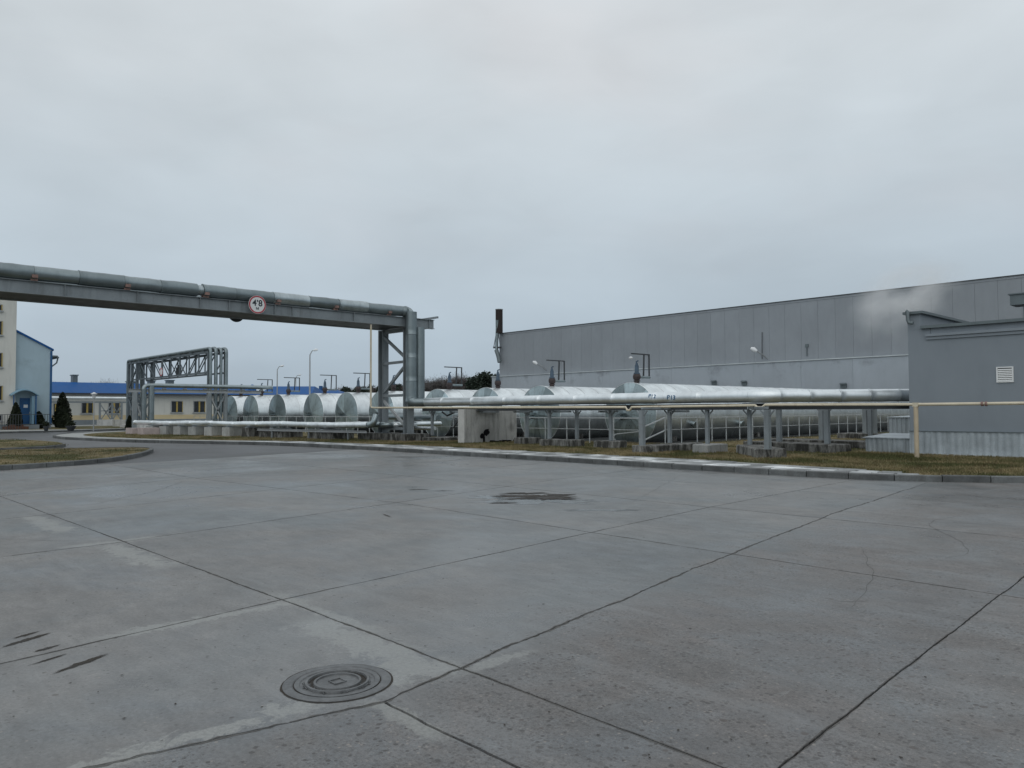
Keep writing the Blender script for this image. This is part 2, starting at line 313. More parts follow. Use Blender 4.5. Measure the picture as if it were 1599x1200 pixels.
# ------------------------------------------------------------------ mesh builder
class MB:
    def __init__(s): s.v = []; s.f = []; s.sm = []
    def add(s, vs, fs, smooth=False):
        o = len(s.v); s.v += [tuple(v) for v in vs]; s.f += [tuple(i+o for i in f) for f in fs]; s.sm += [smooth]*len(fs); return s
    def box(s, x0, y0, z0, x1, y1, z1):
        v = [(x0, y0, z0), (x1, y0, z0), (x1, y1, z0), (x0, y1, z0), (x0, y0, z1), (x1, y0, z1), (x1, y1, z1), (x0, y1, z1)]
        return s.add(v, [(0, 3, 2, 1), (4, 5, 6, 7), (0, 1, 5, 4), (1, 2, 6, 5), (2, 3, 7, 6), (3, 0, 4, 7)])
    def bar(s, a, b, w, h=None, up=(0, 0, 1)):
        a, b = Vector(a), Vector(b); h = h or w; d = (b-a).normalized(); up = Vector(up)
        if abs(d.dot(up)) > .98: up = Vector((0, 1, 0))
        x = d.cross(up).normalized()*w/2; y = x.normalized().cross(d).normalized()*h/2
        v = [a-x-y, a+x-y, a+x+y, a-x+y, b-x-y, b+x-y, b+x+y, b-x+y]
        return s.add(v, [(0, 1, 2, 3), (7, 6, 5, 4), (0, 4, 5, 1), (1, 5, 6, 2), (2, 6, 7, 3), (3, 7, 4, 0)])
    def ibeam(s, a, b, w, h, t=.02, up=(0, 0, 1)):
        a, b = Vector(a), Vector(b); d = (b-a).normalized(); U = Vector(up)
        if abs(d.dot(U)) > .98: U = Vector((0, 1, 0))
        X = d.cross(U).normalized(); U = X.cross(d).normalized()
        s.bar(a, b, t, h-2*t, U); s.bar(a+U*(h-t)/2, b+U*(h-t)/2, w, t, U); s.bar(a-U*(h-t)/2, b-U*(h-t)/2, w, t, U); return s
    def tube(s, pts, r, n=12, caps=True):
        pts = [Vector(p) for p in pts]; rings = []; prev = None
        for i, p in enumerate(pts):
            d = (pts[min(i+1, len(pts)-1)]-pts[max(i-1, 0)]).normalized()
            if prev is None:
                u = Vector((0, 0, 1)) if abs(d.z) < .9 else Vector((0, 1, 0)); x = d.cross(u).normalized()
            else:
                x = (prev-d*prev.dot(d)).normalized()
            prev = x; y = x.cross(d).normalized(); rr = r[i] if isinstance(r, (list, tuple)) else r
            k = 1.0
            if 0 < i < len(pts)-1:
                a = (pts[i]-pts[i-1]).normalized().dot((pts[i+1]-pts[i]).normalized()); k = 1/math.sqrt(max(.3, (1+a)/2))*.5+.5
            rings.append([p+(x*math.cos(2*math.pi*j/n)+y*math.sin(2*math.pi*j/n))*rr*k for j in range(n)])
        vs = [v for q in rings for v in q]; fs = []
        for i in range(len(pts)-1):
            for j in range(n): fs.append((i*n+j, i*n+(j+1) % n, (i+1)*n+(j+1) % n, (i+1)*n+j))
        s.add(vs, fs, True)
        if caps:
            s.add(rings[0], [tuple(reversed(range(n)))]); s.add(rings[-1], [tuple(range(n))])
        return s
    def cyl(s, a, b, r, n=16): return s.tube([a, b], r, n)
    def prism(s, poly, z0, z1):   # plan outline, counter-clockwise
        n = len(poly); v = [(p[0], p[1], z0) for p in poly]+[(p[0], p[1], z1) for p in poly]
        A = sum(poly[i][0]*poly[(i+1) % n][1]-poly[(i+1) % n][0]*poly[i][1] for i in range(n))
        top, bot = tuple(range(n, 2*n)), tuple(reversed(range(n)))
        side = [(i, (i+1) % n, (i+1) % n+n, i+n) for i in range(n)]
        if A < 0: top, bot, side = tuple(reversed(top)), tuple(reversed(bot)), [tuple(reversed(f)) for f in side]
        return s.add(v, [top, bot]+side)
    def xprism(s, poly, axis, a0, a1):  # outline in the plane across an axis ('x': (y,z), 'y': (x,z))
        n = len(poly); m = (lambda p, a: (a, p[0], p[1])) if axis == 'x' else (lambda p, a: (p[0], a, p[1]))
        v = [m(p, a0) for p in poly]+[m(p, a1) for p in poly]
        s.add(v, [tuple(range(n)), tuple(reversed(range(n, 2*n)))]+[(i, i+n, (i+1) % n+n, (i+1) % n) for i in range(n)]); return s
    def mesh(s, name, mat, fix=False, off=(0, 0, 0)):
        me = bpy.data.meshes.new(name)
        o = Vector(off); me.from_pydata([(v[0]-o.x, v[1]-o.y, v[2]-o.z) for v in s.v], [], s.f)
        me.polygons.foreach_set('use_smooth', s.sm); me.materials.append(mat)
        if fix:
            bm = bmesh.new(); bm.from_mesh(me); bmesh.ops.recalc_face_normals(bm, faces=bm.faces); bm.to_mesh(me); bm.free()
        me.update(); return me
def jtube(a, b, r, n=20, dent=.012, lap=.010, seed=0):
    a, b = Vector(a), Vector(b); L = (b-a).length; d = (b-a)/L; k = max(2, int(L/.22)); pts = [a, a+d*.035, a+d*.045]; rr = [r+lap, r+lap, r]
    for i in range(1, k+1): pts.append(a+d*(.045+(L-.05)*i/k)); rr.append(r)
    m = MB().tube(pts, rr, n)
    out = []
    for v in m.v:
        p = Vector(v); q = noise.noise_vector(p*1.9)*dent+noise.noise_vector(p*6.1)*dent*.45; out.append(tuple(p+q))
    m.v = out; return m
WL = {}
def thing(name, label, cat, loc=(0, 0, 0), group=None, kind=None):
    o = bpy.data.objects.new(name, None); COL.objects.link(o); o.location = loc; o.empty_display_size = .2
    WL[o.name] = Vector(loc)
    if label: o['label'] = label
    if cat: o['category'] = cat
    if group: o['group'] = group
    if kind: o['kind'] = kind
    return o
def part(name, mb, mat, parent=None, fix=False, label=None, kind=None):
    w = WL[parent.name] if parent else Vector((0, 0, 0))
    me = mb.mesh(name, mat, fix, w); o = bpy.data.objects.new(name, me); COL.objects.link(o)
    o.parent = parent; WL[o.name] = w.copy()
    if label: o['label'] = label
    if kind: o['kind'] = kind
    return o
def inst(name, me, parent, loc, rz=0, rot=None, sc=None):
    o = bpy.data.objects.new(name, me); COL.objects.link(o); o.parent = parent
    o.location = Vector(loc)-(WL[parent.name] if parent else Vector()); o.rotation_euler = rot or (0, 0, rz)
    if sc: o.scale = sc
    WL[o.name] = Vector(loc); return o
def solo(name, mb, mat, label, cat, group=None, fix=False, loc=None):
    v = np.array(mb.v); base = Vector(loc) if loc else Vector(((v[:, 0].min()+v[:, 0].max())/2, (v[:, 1].min()+v[:, 1].max())/2, v[:, 2].min()))
    o = bpy.data.objects.new(name, mb.mesh(name, mat, fix, base)); COL.objects.link(o); o.location = base; WL[o.name] = base
    o['label'] = label; o['category'] = cat
    if group: o['group'] = group
    return o
def struct(name, mb, mat, kind='structure', fix=False):
    o = bpy.data.objects.new(name, mb.mesh(name, mat, fix)); COL.objects.link(o); o['kind'] = kind; WL[o.name] = Vector(); return o
def copy_tree(root, loc, label=None, rz=None):
    r = root.copy(); COL.objects.link(r); r.location = loc; WL[r.name] = Vector(loc)
    if label: r['label'] = label
    if rz is not None: r.rotation_euler = (0, 0, rz)
    def rec(src, dst):
        for ch in src.children:
            c = ch.copy(); COL.objects.link(c); c.parent = dst; rec(ch, c)
    rec(root, r); return r
def elbow(p, d0, d1, r, n=6):
    """points of a quarter bend round corner p, coming along d0 and leaving along d1"""
    p, d0, d1 = Vector(p), Vector(d0).normalized(), Vector(d1).normalized(); out = []
    for i in range(n+1):
        t = i/n; a, b = p-d0*r, p+d1*r; out.append((1-t)**2*a+2*t*(1-t)*p+t*t*b)
    return out

# ================================================================== GROUND
GZ = .12
struct('ground', MB().box(-900, -500, -.5, 600, 1100, -.06), M['soil'])
# joint bed under the yard, asphalt beyond
def edge_noise(a, b, amp): return noise.noise(Vector((a*19, b*3, 2)))*amp*.25+noise.noise(Vector((a*1.7, b*1.3, 3.1)))*amp+noise.noise(Vector((a*7.1, b*5.3, 8.2)))*amp*.6
def interp(pts, t):
    if t <= pts[0][0]: return pts[0][1]
    for (a, x), (b, y) in zip(pts, pts[1:]):
        if t <= b: return x+(y-x)*(t-a)/(b-a)
    return pts[-1][1]
XL = [  # joint lines running away: (y -> x) control points, edge wear
    ([(-8, 5.2), (30, 5.0)], .004), ([(-8, 1.2), (30, .9)], .004),
    ([(-8, -1.2), (3.45, -1.83), (4.95, -1.92), (9.15, -2.14), (30, -3.2)], .010),
    ([(-8, -4.5), (1.08, -4.12), (2.6, -3.83), (3.3, -3.99), (8.14, -4.87), (12.4, -5.54), (18.6, -6.26), (30, -8)], .030),
    ([(-8, -5.6), (1.09, -6.22), (3.3, -6.53), (8.3, -7.09), (11.8, -7.43), (17.3, -7.74), (30, -8.2)], .008),
    ([(-8, -10), (3.17, -10.9), (8, -11.85), (13.6, -13.04), (30, -15)], .008),
    ([(-8, -13.6), (3.2, -14.7), (8, -15.9), (13.6, -17.0), (30, -18.6)], .01),
    ([(-8, -18), (3.2, -18.7), (7.65, -20.1), (13.7, -20.4), (30, -22)], .012),
    ([(-8, -22), (3.65, -22.4), (7.3, -23.2), (13.7, -24.2), (30, -25)], .01),
    ([(-8, -27.3), (4.76, -27.5), (9.1, -27.55), (13.3, -28.48), (17.5, -29.43), (30, -31)], .03)]
YL = [([(-40, -7.5), (10, -7.5)], .004), ([(-40, -2.4), (10, -1.9)], .004), ([(-40, 3.1), (-18.7, 3.23), (-6.5, 3.3), (10, 3.2)], .008),
      ([(-40, 7.9), (-20, 7.7), (-11.5, 8.31), (-4.87, 8.14), (-1.9, 8.08), (10, 8)], .010), ([(-40, 12.1), (-9, 11.75), (-5.4, 11.8), (10, 11.8)], .006),
      ([(-40, 15.6), (10, 15.3)], .006), ([(-40, 22.2), (10, 22.2)], 0)]
def fx(i, y): return interp(XL[i][0], y)+edge_noise(y, i*13.7, XL[i][1])
def fy(j, x): return interp(YL[j][0], x)+edge_noise(x, j*9.1, YL[j][1])
def cross(i, j):
    x, y = 0, 0
    for _ in range(12): y = fy(j, x); x = fx(i, y)
    return x, y
yd = thing('concrete_yard', None, None, kind='structure')
GAP = .0062
def slab(loop):
    # loop counter-clockwise; shrink by the half joint
    mbx = MB(); mbx.prism(loop, -.04, 0.0); part('slab', mbx, M['yard'], yd)
def slab_loop(i, j, lo=None, hi=None):
    """slab between lines XL[i+1]..XL[i] and YL[j]..YL[j+1]"""
    c00, c10, c11, c01 = cross(i+1, j), cross(i, j), cross(i, j+1), cross(i+1, j+1)
    pts = []
    def run(a, b, f, horiz, sgn, step=.12):
        L = max(abs(b[0]-a[0]), abs(b[1]-a[1])); far = max(abs(a[0])+abs(a[1]), 6)
        n = max(2, int(L/(.05 if far < 12 else step if far < 20 else .5)))
        for k in range(n):
            t = k/n
            if horiz: x = a[0]+(b[0]-a[0])*t; y = f(x)+sgn
            else: y = a[1]+(b[1]-a[1])*t; x = f(y)+sgn
            pts.append([x, y])
    g = GAP*(1.0 if i < 6 else 1.3)
    run(c00, c10, lambda x: fy(j, x), True, g); run(c10, c11, lambda y: fx(i, y), False, -g)
    run(c11, c01, lambda x: fy(j+1, x), True, -g); run(c01, c00, lambda y: fx(i+1, y), False, g)
    x0, x1, y0, y1 = c00[0], c10[0], c00[1], c11[1]
    for p in pts:   # keep the corners clear of the crossing joints
        xa, xb = fx(i+1, p[1])+g, fx(i, p[1])-g; p[0] = min(max(p[0], xa), xb)
        ya, yb = fy(j, p[0])+g, fy(j+1, p[0])-g; p[1] = min(max(p[1], ya), yb)
    return [tuple(p) for p in pts]
for i in range(len(XL)-1):
    for j in range(len(YL)-1):
        if i == 2 and j == 1:   # slab with the extra ragged joint across its far corner
            L = slab_loop(i, j); cut = lambda x: 2.57+edge_noise(x, 77, .02)
            a = [p for p in L if p[1] < cut(p[0])-.01]; b = [p for p in L if p[1] > cut(p[0])+.01]
            xs = [fx(3, 2.57)+.01+(fx(2, 2.57)-fx(3, 2.57)-.02)*k/24 for k in range(25)]
            sa = min(range(len(a)), key=lambda k: (a[k][0]-xs[-1])**2+(a[k][1]-2.57)**2); a = a[sa+1:]+a[:sa+1]
            slab(a+[(x, cut(x)-.010) for x in reversed(xs)])
            sb = min(range(len(b)), key=lambda k: (b[k][0]-xs[0])**2+(b[k][1]-2.57)**2); b = b[sb+1:]+b[:sb+1]
            slab(b+[(x, cut(x)+.010) for x in xs])
        else: slab(slab_loop(i, j))
bl = [(fx(9, y)-.012, y) for y in np.arange(-7.4, 22.2, .4)]
struct('joint_bed', MB().box(-31.5, -7.6, -.055, 5.5, 22.3, -.035), M['joint'])
struct('asphalt_road', MB().prism([(-120, -60), (-27.3, -60), (-27.3, -7.5)]+bl+[(-31, 40), (-120, 60)], -.05, -.006), M['asphalt'])

# hairline cracks and tyre scars in the surface
def crack(pts, w, mat, z=.0025, name='crack'):
    P = [gp(*p) for p in pts]; Q = []
    for a, b in zip(P, P[1:]):
        n = max(2, int((b-a).length/.12))
        for k in range(n):
            q = a.lerp(b, k/n); q += Vector((noise.noise(q*2.7)*.05, noise.noise(q*3.1+Vector((5, 5, 5)))*.05, 0)) if w < .03 else Vector(); Q.append(q)
    Q.append(P[-1]); vs, fs = [], []
    for k, q in enumerate(Q):
        d = (Q[min(k+1, len(Q)-1)]-Q[max(k-1, 0)]).normalized(); nn = Vector((-d.y, d.x, 0)); t = k/(len(Q)-1)
        ww = w*(.35+.65*math.sin(math.pi*min(1, max(.05, t))))*(.7+.6*abs(noise.noise(q*6)))
        vs += [q+nn*ww/2+Vector((0, 0, z)), q-nn*ww/2+Vector((0, 0, z))]
        if k: fs.append((2*k-2, 2*k-1, 2*k+1, 2*k))
    o = part(name, MB().add(vs, fs), mat, yd); return o
for pts, w in (([(990, 783), (1018, 768), (1063, 742)], .012), ([(1500, 806), (1462, 812), (1449, 818), (1460, 828), (1500, 845), (1512, 860), (1508, 868), (1475, 872)], .012),
               ([(300, 747), (240, 768), (150, 787), (80, 798)], .016), ([(1342, 855), (1357, 877), (1363, 897), (1356, 918), (1340, 935), (1328, 950)], .008),
               ([(1306, 940), (1358, 939)], .012), ([(1255, 855), (1285, 856)], .014), ([(720, 688+20), (980, 738), (1060, 748)], .008),
               ([(1070, 795), (1300, 800), (1420, 807)], .008), ([(0, 842), (80, 845), (190, 845)], .01), ([(1490, 816), (1599, 823)], .008),
               ([(640, 745), (790, 752), (930, 770)], .008), ([(300, 755), (480, 742), (640, 733)], .01)):
    crack(pts, w*.62, M['crack'])
STREAKS = (((0, 1012), (78, 989), .045, 51), ((20, 998), (62, 986), .03, 52), ((52, 1019), (92, 1008), .035, 53), ((90, 1050), (170, 1021), .045, 54), ((48, 1039), (106, 1021), .022, 55), ((598, 803), (610, 808), .03, 56))
M['dirt'] = basic('joint_dirt', (.105, .102, .096), .9, 0, .4, 8)
def dirt(line, a, b, wmax, seed):
    f = (lambda t: Vector((fx(line[1], t), t, 0))) if line[0] == 'x' else (lambda t: Vector((t, fy(line[1], t), 0)))
    k = int((b-a)/.035); vs, fs = [], []; n_ = Vector((1, 0, 0)) if line[0] == 'x' else Vector((0, 1, 0))
    for i in range(k+1):
        t = a+(b-a)*i/k; p = f(t); u = noise.noise(Vector((t*2.1, seed, 0)))+.9*noise.noise(Vector((t*14, seed, 4))); w1 = max(.0, .35+u)*wmax; w2 = max(.0, .35+noise.noise(Vector((t*2.6, seed+9, 1)))+.9*noise.noise(Vector((t*17, seed, 7))))*wmax
        vs += [p-n_*(.007+w1)+Vector((0, 0, .0012)), p-n_*.007+Vector((0, 0, .0012)), p+n_*.007+Vector((0, 0, .0012)), p+n_*(.007+w2)+Vector((0, 0, .0012))]
        if i: o = 4*i; fs += [(o-4, o-3, o+1, o), (o-2, o-1, o+3, o+2)]
    m = MB().add(vs, fs); m.f = [tuple(reversed(q)) for q in m.f] if line[0] == 'x' else m.f; part('joint_dirt', m, M['dirt'], yd)
for ln, a, b, w in ((('x', 3), .6, 18, .020), (('x', 2), .6, 14, .007), (('x', 4), .8, 18, .010), (('y', 2), -18, -.6, .009), (('y', 3), -26, -.8, .014), (('x', 5), 2, 18, .012), (('x', 6), 2, 18, .014), (('x', 7), 2, 18, .016), (('y', 4), -26, -3, .014)):
    dirt(ln, a, b, w, ln[1]*3.3+(7 if ln[0] == 'y' else 0))
# damp broken patch and its satellites
def blob(cx, cy, a, b, rot, z, seed, n=60, jag=.5, spike=0):
    out = []
    for k in range(n):
        t = 2*math.pi*k/n; rr = 1+jag*noise.noise(Vector((math.cos(t)*2.2, math.sin(t)*2.2, seed)))+jag*.7*noise.noise(Vector((math.cos(t)*7, math.sin(t)*7, seed+4)))+spike*noise.noise(Vector((math.cos(t)*26, math.sin(t)*26, seed+9)))
        x, y = a*rr*math.cos(t), b*rr*math.sin(t); out.append((cx+x*math.cos(rot)-y*math.sin(rot), cy+x*math.sin(rot)+y*math.cos(rot), z))
    return out
for (px, py, a, b, s) in ((842, 777, .62, .36, 1), (812, 775, .5, .16, 2), (862, 779, .42, .2, 12), (820, 771, .4, .14, 14), (785, 786, .22, .08, 3), (872, 773, .25, .10, 9), (690, 767, .22, .04, 6), (655, 765, .2, .04, 5), (640, 714, .8, .08, 8)):
    c = gp(px, py); L = blob(c.x, c.y, a, b, R(46.6), .0035+.0004*s, s, n=200, jag=.9, spike=.55); part('damp_patch', MB().add([(c.x, c.y, .0035+.0004*s)]+L, [(0, k+1, (k+1) % 200+1) for k in range(200)]), M['wet'], yd)
for p0, p1, w, sd_ in STREAKS:
    a, b = gp(*p0), gp(*p1); c = (a+b)/2; L = blob(c.x, c.y, (b-a).length/2.3, w*.6, math.atan2(b.y-a.y, b.x-a.x), .0028, sd_, n=160, jag=.5, spike=.6); part('spalled_patch', MB().add([(c.x, c.y, .0028)]+L, [(0, k+1, (k+1) % 160+1) for k in range(160)]), M['wet'], yd)
def sheen():
    N = NT('wet_film'); f = N.noise(4, 5); c = N.mix(N.rng(f, .3, .7), (.10, .11, .115), (.15, .16, .165)); return N.out(c, N.rng(f, .3, .7, .10, .22))
M['film'] = sheen()
for (px, py, a, b, sd_) in ((845, 783, .95, .42, 61), (800, 777, .7, .35, 62), (940, 797, .6, .10, 63)):
    c = gp(px, py); L = blob(c.x, c.y, a, b, R(46.6), .0018+.0002*(sd_-60), sd_, n=160, jag=.8, spike=.3); part('wet_film', MB().add([(c.x, c.y, .0018+.0002*(sd_-60))]+L, [(0, k+1, (k+1) % 160+1) for k in range(160)]), M['film'], yd)
# leaf litter specks, one loose cover
db = MB(); rnd = random.Random(3)
for k in range(620):
    if k < 90: q = gp(rnd.uniform(0, 1599), rnd.uniform(760, 1190))
    else: q = Vector((rnd.uniform(-26, -.5), rnd.uniform(1.5, 18.3), 0))
    a = rnd.uniform(0, 6.28); s1, s2 = rnd.uniform(.006, .022), rnd.uniform(.004, .012); h = rnd.uniform(.004, .012)
    ca, sa = math.cos(a), math.sin(a); s1 *= .7; s2 *= .7; h *= .6; db.add([(q.x+ca*s1, q.y+sa*s1, .005), (q.x-sa*s2, q.y+ca*s2, h), (q.x-ca*s1, q.y-sa*s1, .006), (q.x+sa*s2, q.y-ca*s2, .005)], [(0, 1, 2, 3)])
struct('leaf_litter', db, M['debris'], 'stuff')

# ------------------------------------------------------------------ manhole
mc = gp(527, 1066); MR = .333
mh = thing('manhole_cover', 'round cast iron manhole cover with raised rings set in the concrete yard', 'manhole cover', (mc.x, mc.y, 0))
def lathe(mb, c, prof, n=72):
    vs, fs = [], []
    for (r, z) in prof:
        vs += [(c.x+r*math.cos(2*math.pi*k/n), c.y+r*math.sin(2*math.pi*k/n), z) for k in range(n)]
    for i in range(len(prof)-1):
        for k in range(n): fs.append((i*n+k, i*n+(k+1) % n, (i+1)*n+(k+1) % n, (i+1)*n+k))
    mb.add(vs, fs, False); return mb
fr = lathe(MB(), mc, [(MR, -.01), (MR, .005), (MR-.012, .009), (MR-.055, .009), (MR-.062, .004), (MR-.062, -.01)]); part('frame', fr, M['iron'], mh, True)
R1 = MR-.070
cv = lathe(MB(), mc, [(R1, -.01), (R1, .008), (R1-.03, .008), (R1-.034, .003), (R1-.062, .003), (R1-.066, .016), (R1-.080, .016), (R1-.084, .001), (.150, .001), (.146, .014), (.132, .014), (.130, .005), (.0001, .0055)])
cvo = part('cover', cv, M['iron'], mh, True)
dm = MB(); q = .055
for a in range(4):
    t0, t1 = R(45+90*a), R(135+90*a)
    dm.bar((mc.x+q*math.cos(t0), mc.y+q*math.sin(t0), .008), (mc.x+q*math.cos(t1), mc.y+q*math.sin(t1), .008), .008, .008)
part('diamond_mark', dm, M['iron'], mh)
lg = MB(); rnd = random.Random(5)
for k in range(26):
    t = R(-125+k*6.2)+ (R(20) if k > 12 else 0); rr = .19
    for _ in range(3):
        a, b = rnd.uniform(-.010, .010), rnd.uniform(-.018, .018); c1 = Vector((mc.x+(rr+b)*math.cos(t)-a*math.sin(t), mc.y+(rr+b)*math.sin(t)+a*math.cos(t), .0055)); d = rnd.choice([Vector((math.cos(t), math.sin(t), 0)), Vector((-math.sin(t), math.cos(t), 0))])
        lg.bar(c1-d*.012, c1+d*.012, .006, .009)
for k in range(9):
    t = R(70+k*7); c1 = Vector((mc.x+.19*math.cos(t), mc.y+.19*math.sin(t), .0055)); d = Vector((math.cos(t), math.sin(t), 0)); lg.bar(c1-d*.015, c1+d*.015, .006, .009)
part('worn_lettering', lg, M['iron'], mh, kind='stuff')
rg = MB(); L = blob(mc.x, mc.y, MR+.012, MR+.012, 0, .0022, 12, 90, .02); rg.add([(mc.x, mc.y, .0022)]+L, [(0, k+1, (k+1) % 90+1) for k in range(90)]); part('mortar_ring', rg, M['wet'], mh)

# ------------------------------------------------------------------ kerbs
def resample(P, step):
    out = [Vector(P[0])]; carry = 0; pts = []
    L = [0]
    for a, b in zip(P, P[1:]): L.append(L[-1]+(Vector(b)-Vector(a)).length)
    n = max(1, round(L[-1]/step))
    for k in range(n+1):
        t = L[-1]*k/n; i = 0
        while i < len(L)-2 and L[i+1] < t: i += 1
        u = (t-L[i])/(L[i+1]-L[i]); pts.append(Vector(P[i]).lerp(Vector(P[i+1]), u))
    return pts
def smooth_line(P, it=2):
    P = [Vector((p[0], p[1], 0)) for p in P]
    for _ in range(it):
        Q = [P[0]]
        for a, b in zip(P, P[1:]): Q += [a.lerp(b, .25), a.lerp(b, .75)]
        Q.append(P[-1]); P = Q
    return P
def kerb(name, P, w=.15, h=.15, step=1.0, side=1, mat='curb', closed=False):
    k = thing(name, None, None, kind='structure'); pts = resample(P, step); rr = random.Random(len(P)*7+int(P[0][0]))
    for a, b in zip(pts, pts[1:]):
        d = (b-a).normalized(); n = Vector((-d.y, d.x, 0))*side; g = .010; dz = rr.uniform(-.008, .006); o = n*rr.uniform(-.008, .008)
        A, B = a+d*g+o, b-d*g+o; c = .02
        vs = [A, B, B+n*w, A+n*w]; z0 = -.03
        v = [(p.x, p.y, z0) for p in vs]+[(A.x, A.y, h-c+dz), (B.x, B.y, h-c+dz), (B.x+n.x*w, B.y+n.y*w, h+dz), (A.x+n.x*w, A.y+n.y*w, h+dz), (A.x+n.x*c, A.y+n.y*c, h+dz), (B.x+n.x*c, B.y+n.y*c, h+dz)]
        part('kerb_stone', MB().add(v, [(0, 1, 5, 4), (4, 5, 9, 8), (8, 9, 6, 7), (1, 2, 6, 9, 5), (0, 4, 8, 7, 3), (2, 3, 7, 6)]), M[mat], k)
    return k
KL = smooth_line([(-74.2, 33), (-73.8, 27), (-72.4, 22), (-69.2, 18.5), (-66, 15.6), (-61.6, 13.6), (-57.5, 13.0), (-54.2, 13.1), (-46.7, 14.3), (-42.3, 16.0), (-37.5, 17.9), (-33, 18.6), (-28, 18.7), (-23, 18.68), (-16.7, 18.65), (-10.8, 18.65), (-8.6, 18.65), (-7.1, 19.0), (-6.0, 19.6), (-5, 20.25), (-3.6, 21.5), (-2.2, 24), (-1.6, 30)])
kerb('kerb', KL)
# paving strip behind the kerb, pale tiles with wet sheen painted into their colour
fp = thing('footpath', None, None, kind='structure')
KR = [p for p in KL]
def off(P, d):
    out = []
    for i, p in enumerate(P):
        t = (P[min(i+1, len(P)-1)]-P[max(i-1, 0)]).normalized(); out.append(p+Vector((-t.y, t.x, 0))*d)
    return out
inn = []
for p, q in zip(KL, off(KL, .16)):
    inn.append(q)
def pathw(x):  # width of the paving behind the kerb
    return interp([(-80, 1.5), (-60, 1.7), (-45, 1.5), (-34, 1.6), (-28.5, 2.15), (-12, 2.05), (-8.5, 1.75), (-7.0, .95), (-6.1, .02), (10, .02)], x)
outer = [q+(q2-q) for q, q2 in zip(inn, inn)]
wid = off(KL, 1.0)
outer = [a+(w-a0).normalized()*pathw(a0.x) for a, w, a0 in zip(inn, wid, KL)]
vs = []; fs = []
for k, (a, b) in enumerate(zip(inn, outer)):
    vs += [(a.x, a.y, .118), (b.x, b.y, .118)]
    if k: fs.append((2*k-2, 2*k, 2*k+1, 2*k-1))
part('path_bed', MB().add(vs, fs), M['tile_bed'], fp)
tw, tl = .50, .50
tmesh = MB(); c = .012
tmesh.v = []; 
def tilemesh(w, l):
    m = MB(); x, y = w/2, l/2
    m.add([(-x, -y, -.02), (x, -y, -.02), (x, y, -.02), (-x, y, -.02), (-x+c, -y+c, .02), (x-c, -y+c, .02), (x-c, y-c, .02), (-x+c, y-c, .02), (-x, -y, .008), (x, -y, .008), (x, y, .008), (-x, y, .008)],
          [(4, 5, 6, 7), (0, 1, 9, 8), (1, 2, 10, 9), (2, 3, 11, 10), (3, 0, 8, 11), (8, 9, 5, 4), (9, 10, 6, 5), (10, 11, 7, 6), (11, 8, 4, 7)])
    return m.mesh('paving_tile', M['tile'])
M['tile2'] = basic('dark_paving_tile', (.17, .18, .18), .5, 0, .35, 1.6, rand=.3)
TM = tilemesh(.466, .466); TM2 = TM.copy(); TM2.name = 'paving_tile'; TM2.materials.clear(); TM2.materials.append(M['tile2']); rr = random.Random(11); cnt = 0
for r_ in range(4):
    x = -6.9
    while x > -43.5 and cnt < 292:
        y = 18.65+.16+.25+r_*.5
        ok = pathw(x)-.05 > (r_+1)*.5
        ykerb = interp([(-46, 14.6), (-42.3, 16.0), (-37.5, 17.9), (-33, 18.6), (-28, 18.68), (-8.6, 18.65), (-7.1, 19.0), (-6, 19.6)], x)
        dy = ykerb-18.65
        if ok and x > -40:
            sl = math.atan2(interp([(-46, .35), (-37.5, .3), (-33, .06), (-30, 0), (-9, 0), (-7.5, .3)], x), 1)
            inst('paving_tile', TM2 if rr.random() < (.10, .25, .55, .65)[r_] else TM, fp, (x+rr.uniform(-.006, .006), y+dy+rr.uniform(-.006, .006), .122+rr.uniform(-.006, .008)), 0, rot=(rr.uniform(-.012, .012), rr.uniform(-.012, .012), sl+rr.uniform(-.01, .01))); cnt += 1
        x -= .5
# grass field behind the path
def sheet(name, poly, z, mat, z0=-.05): return struct(name, MB().prism(poly, z0, z), mat)
field = [(p.x, p.y) for p in outer]
sheet('grass_field', field+[(-1.6, 95), (-74.4, 95)], GZ, M['grass'])
struct('tank_darkening_sheet', MB().box(-78, 29.2, .05, -20.55, 70, GZ+.012), M['bed'])  # added dark sheet, there so the lower tank sides reflect something dark
# far pavement, islands on the left
K2 = smooth_line([(-75.5, -20), (-76.1, 5), (-76.2, 13), (-76.6, 18), (-79, 23), (-82, 30), (-83, 60)])
kerb('far_kerb', list(reversed(K2)), step=1.2, side=-1)
fpave = [(p.x-.16, p.y) for p in K2]
sheet('far_pavement', [(-120, -20)]+fpave+[(-120, 60)], .13, M['tile_bed'])
sheet('verge', [(-80.5, 19.5), (-82.6, 26), (-84, 60), (-98, 60), (-98, 16), (-86, 14.5)], .15, M['grass'])
I1 = smooth_line([(-26.6, -6), (-26.9, 2), (-26.9, 4.6), (-27.6, 6.7), (-29.1, 8.6), (-31.4, 10.1), (-33.5, 11.1), (-35.5, 11.9), (-37.3, 11.6), (-38.0, 9.3), (-39.3, 6.6), (-40.5, -6)])
kerb('island_kerb', [p for p in I1], side=1)
sheet('island_lawn', [(p.x, p.y) for p in off(I1, .16)], .13, M['grass'])
I2 = smooth_line([(-38.6, 1), (-38.6, 6.6), (-39.3, 8.7), (-41.6, 10.2), (-43.8, 10.6), (-46.5, 10.6), (-50.4, 10.2), (-52, 8.6), (-53, 1)])
kerb('second_island_kerb', [p+Vector((-1.3, 0, 0)) for p in I2], side=1)
sheet('second_island_lawn', [(p.x-1.3, p.y) for p in off(I2, .16)], .16, M['grass'])

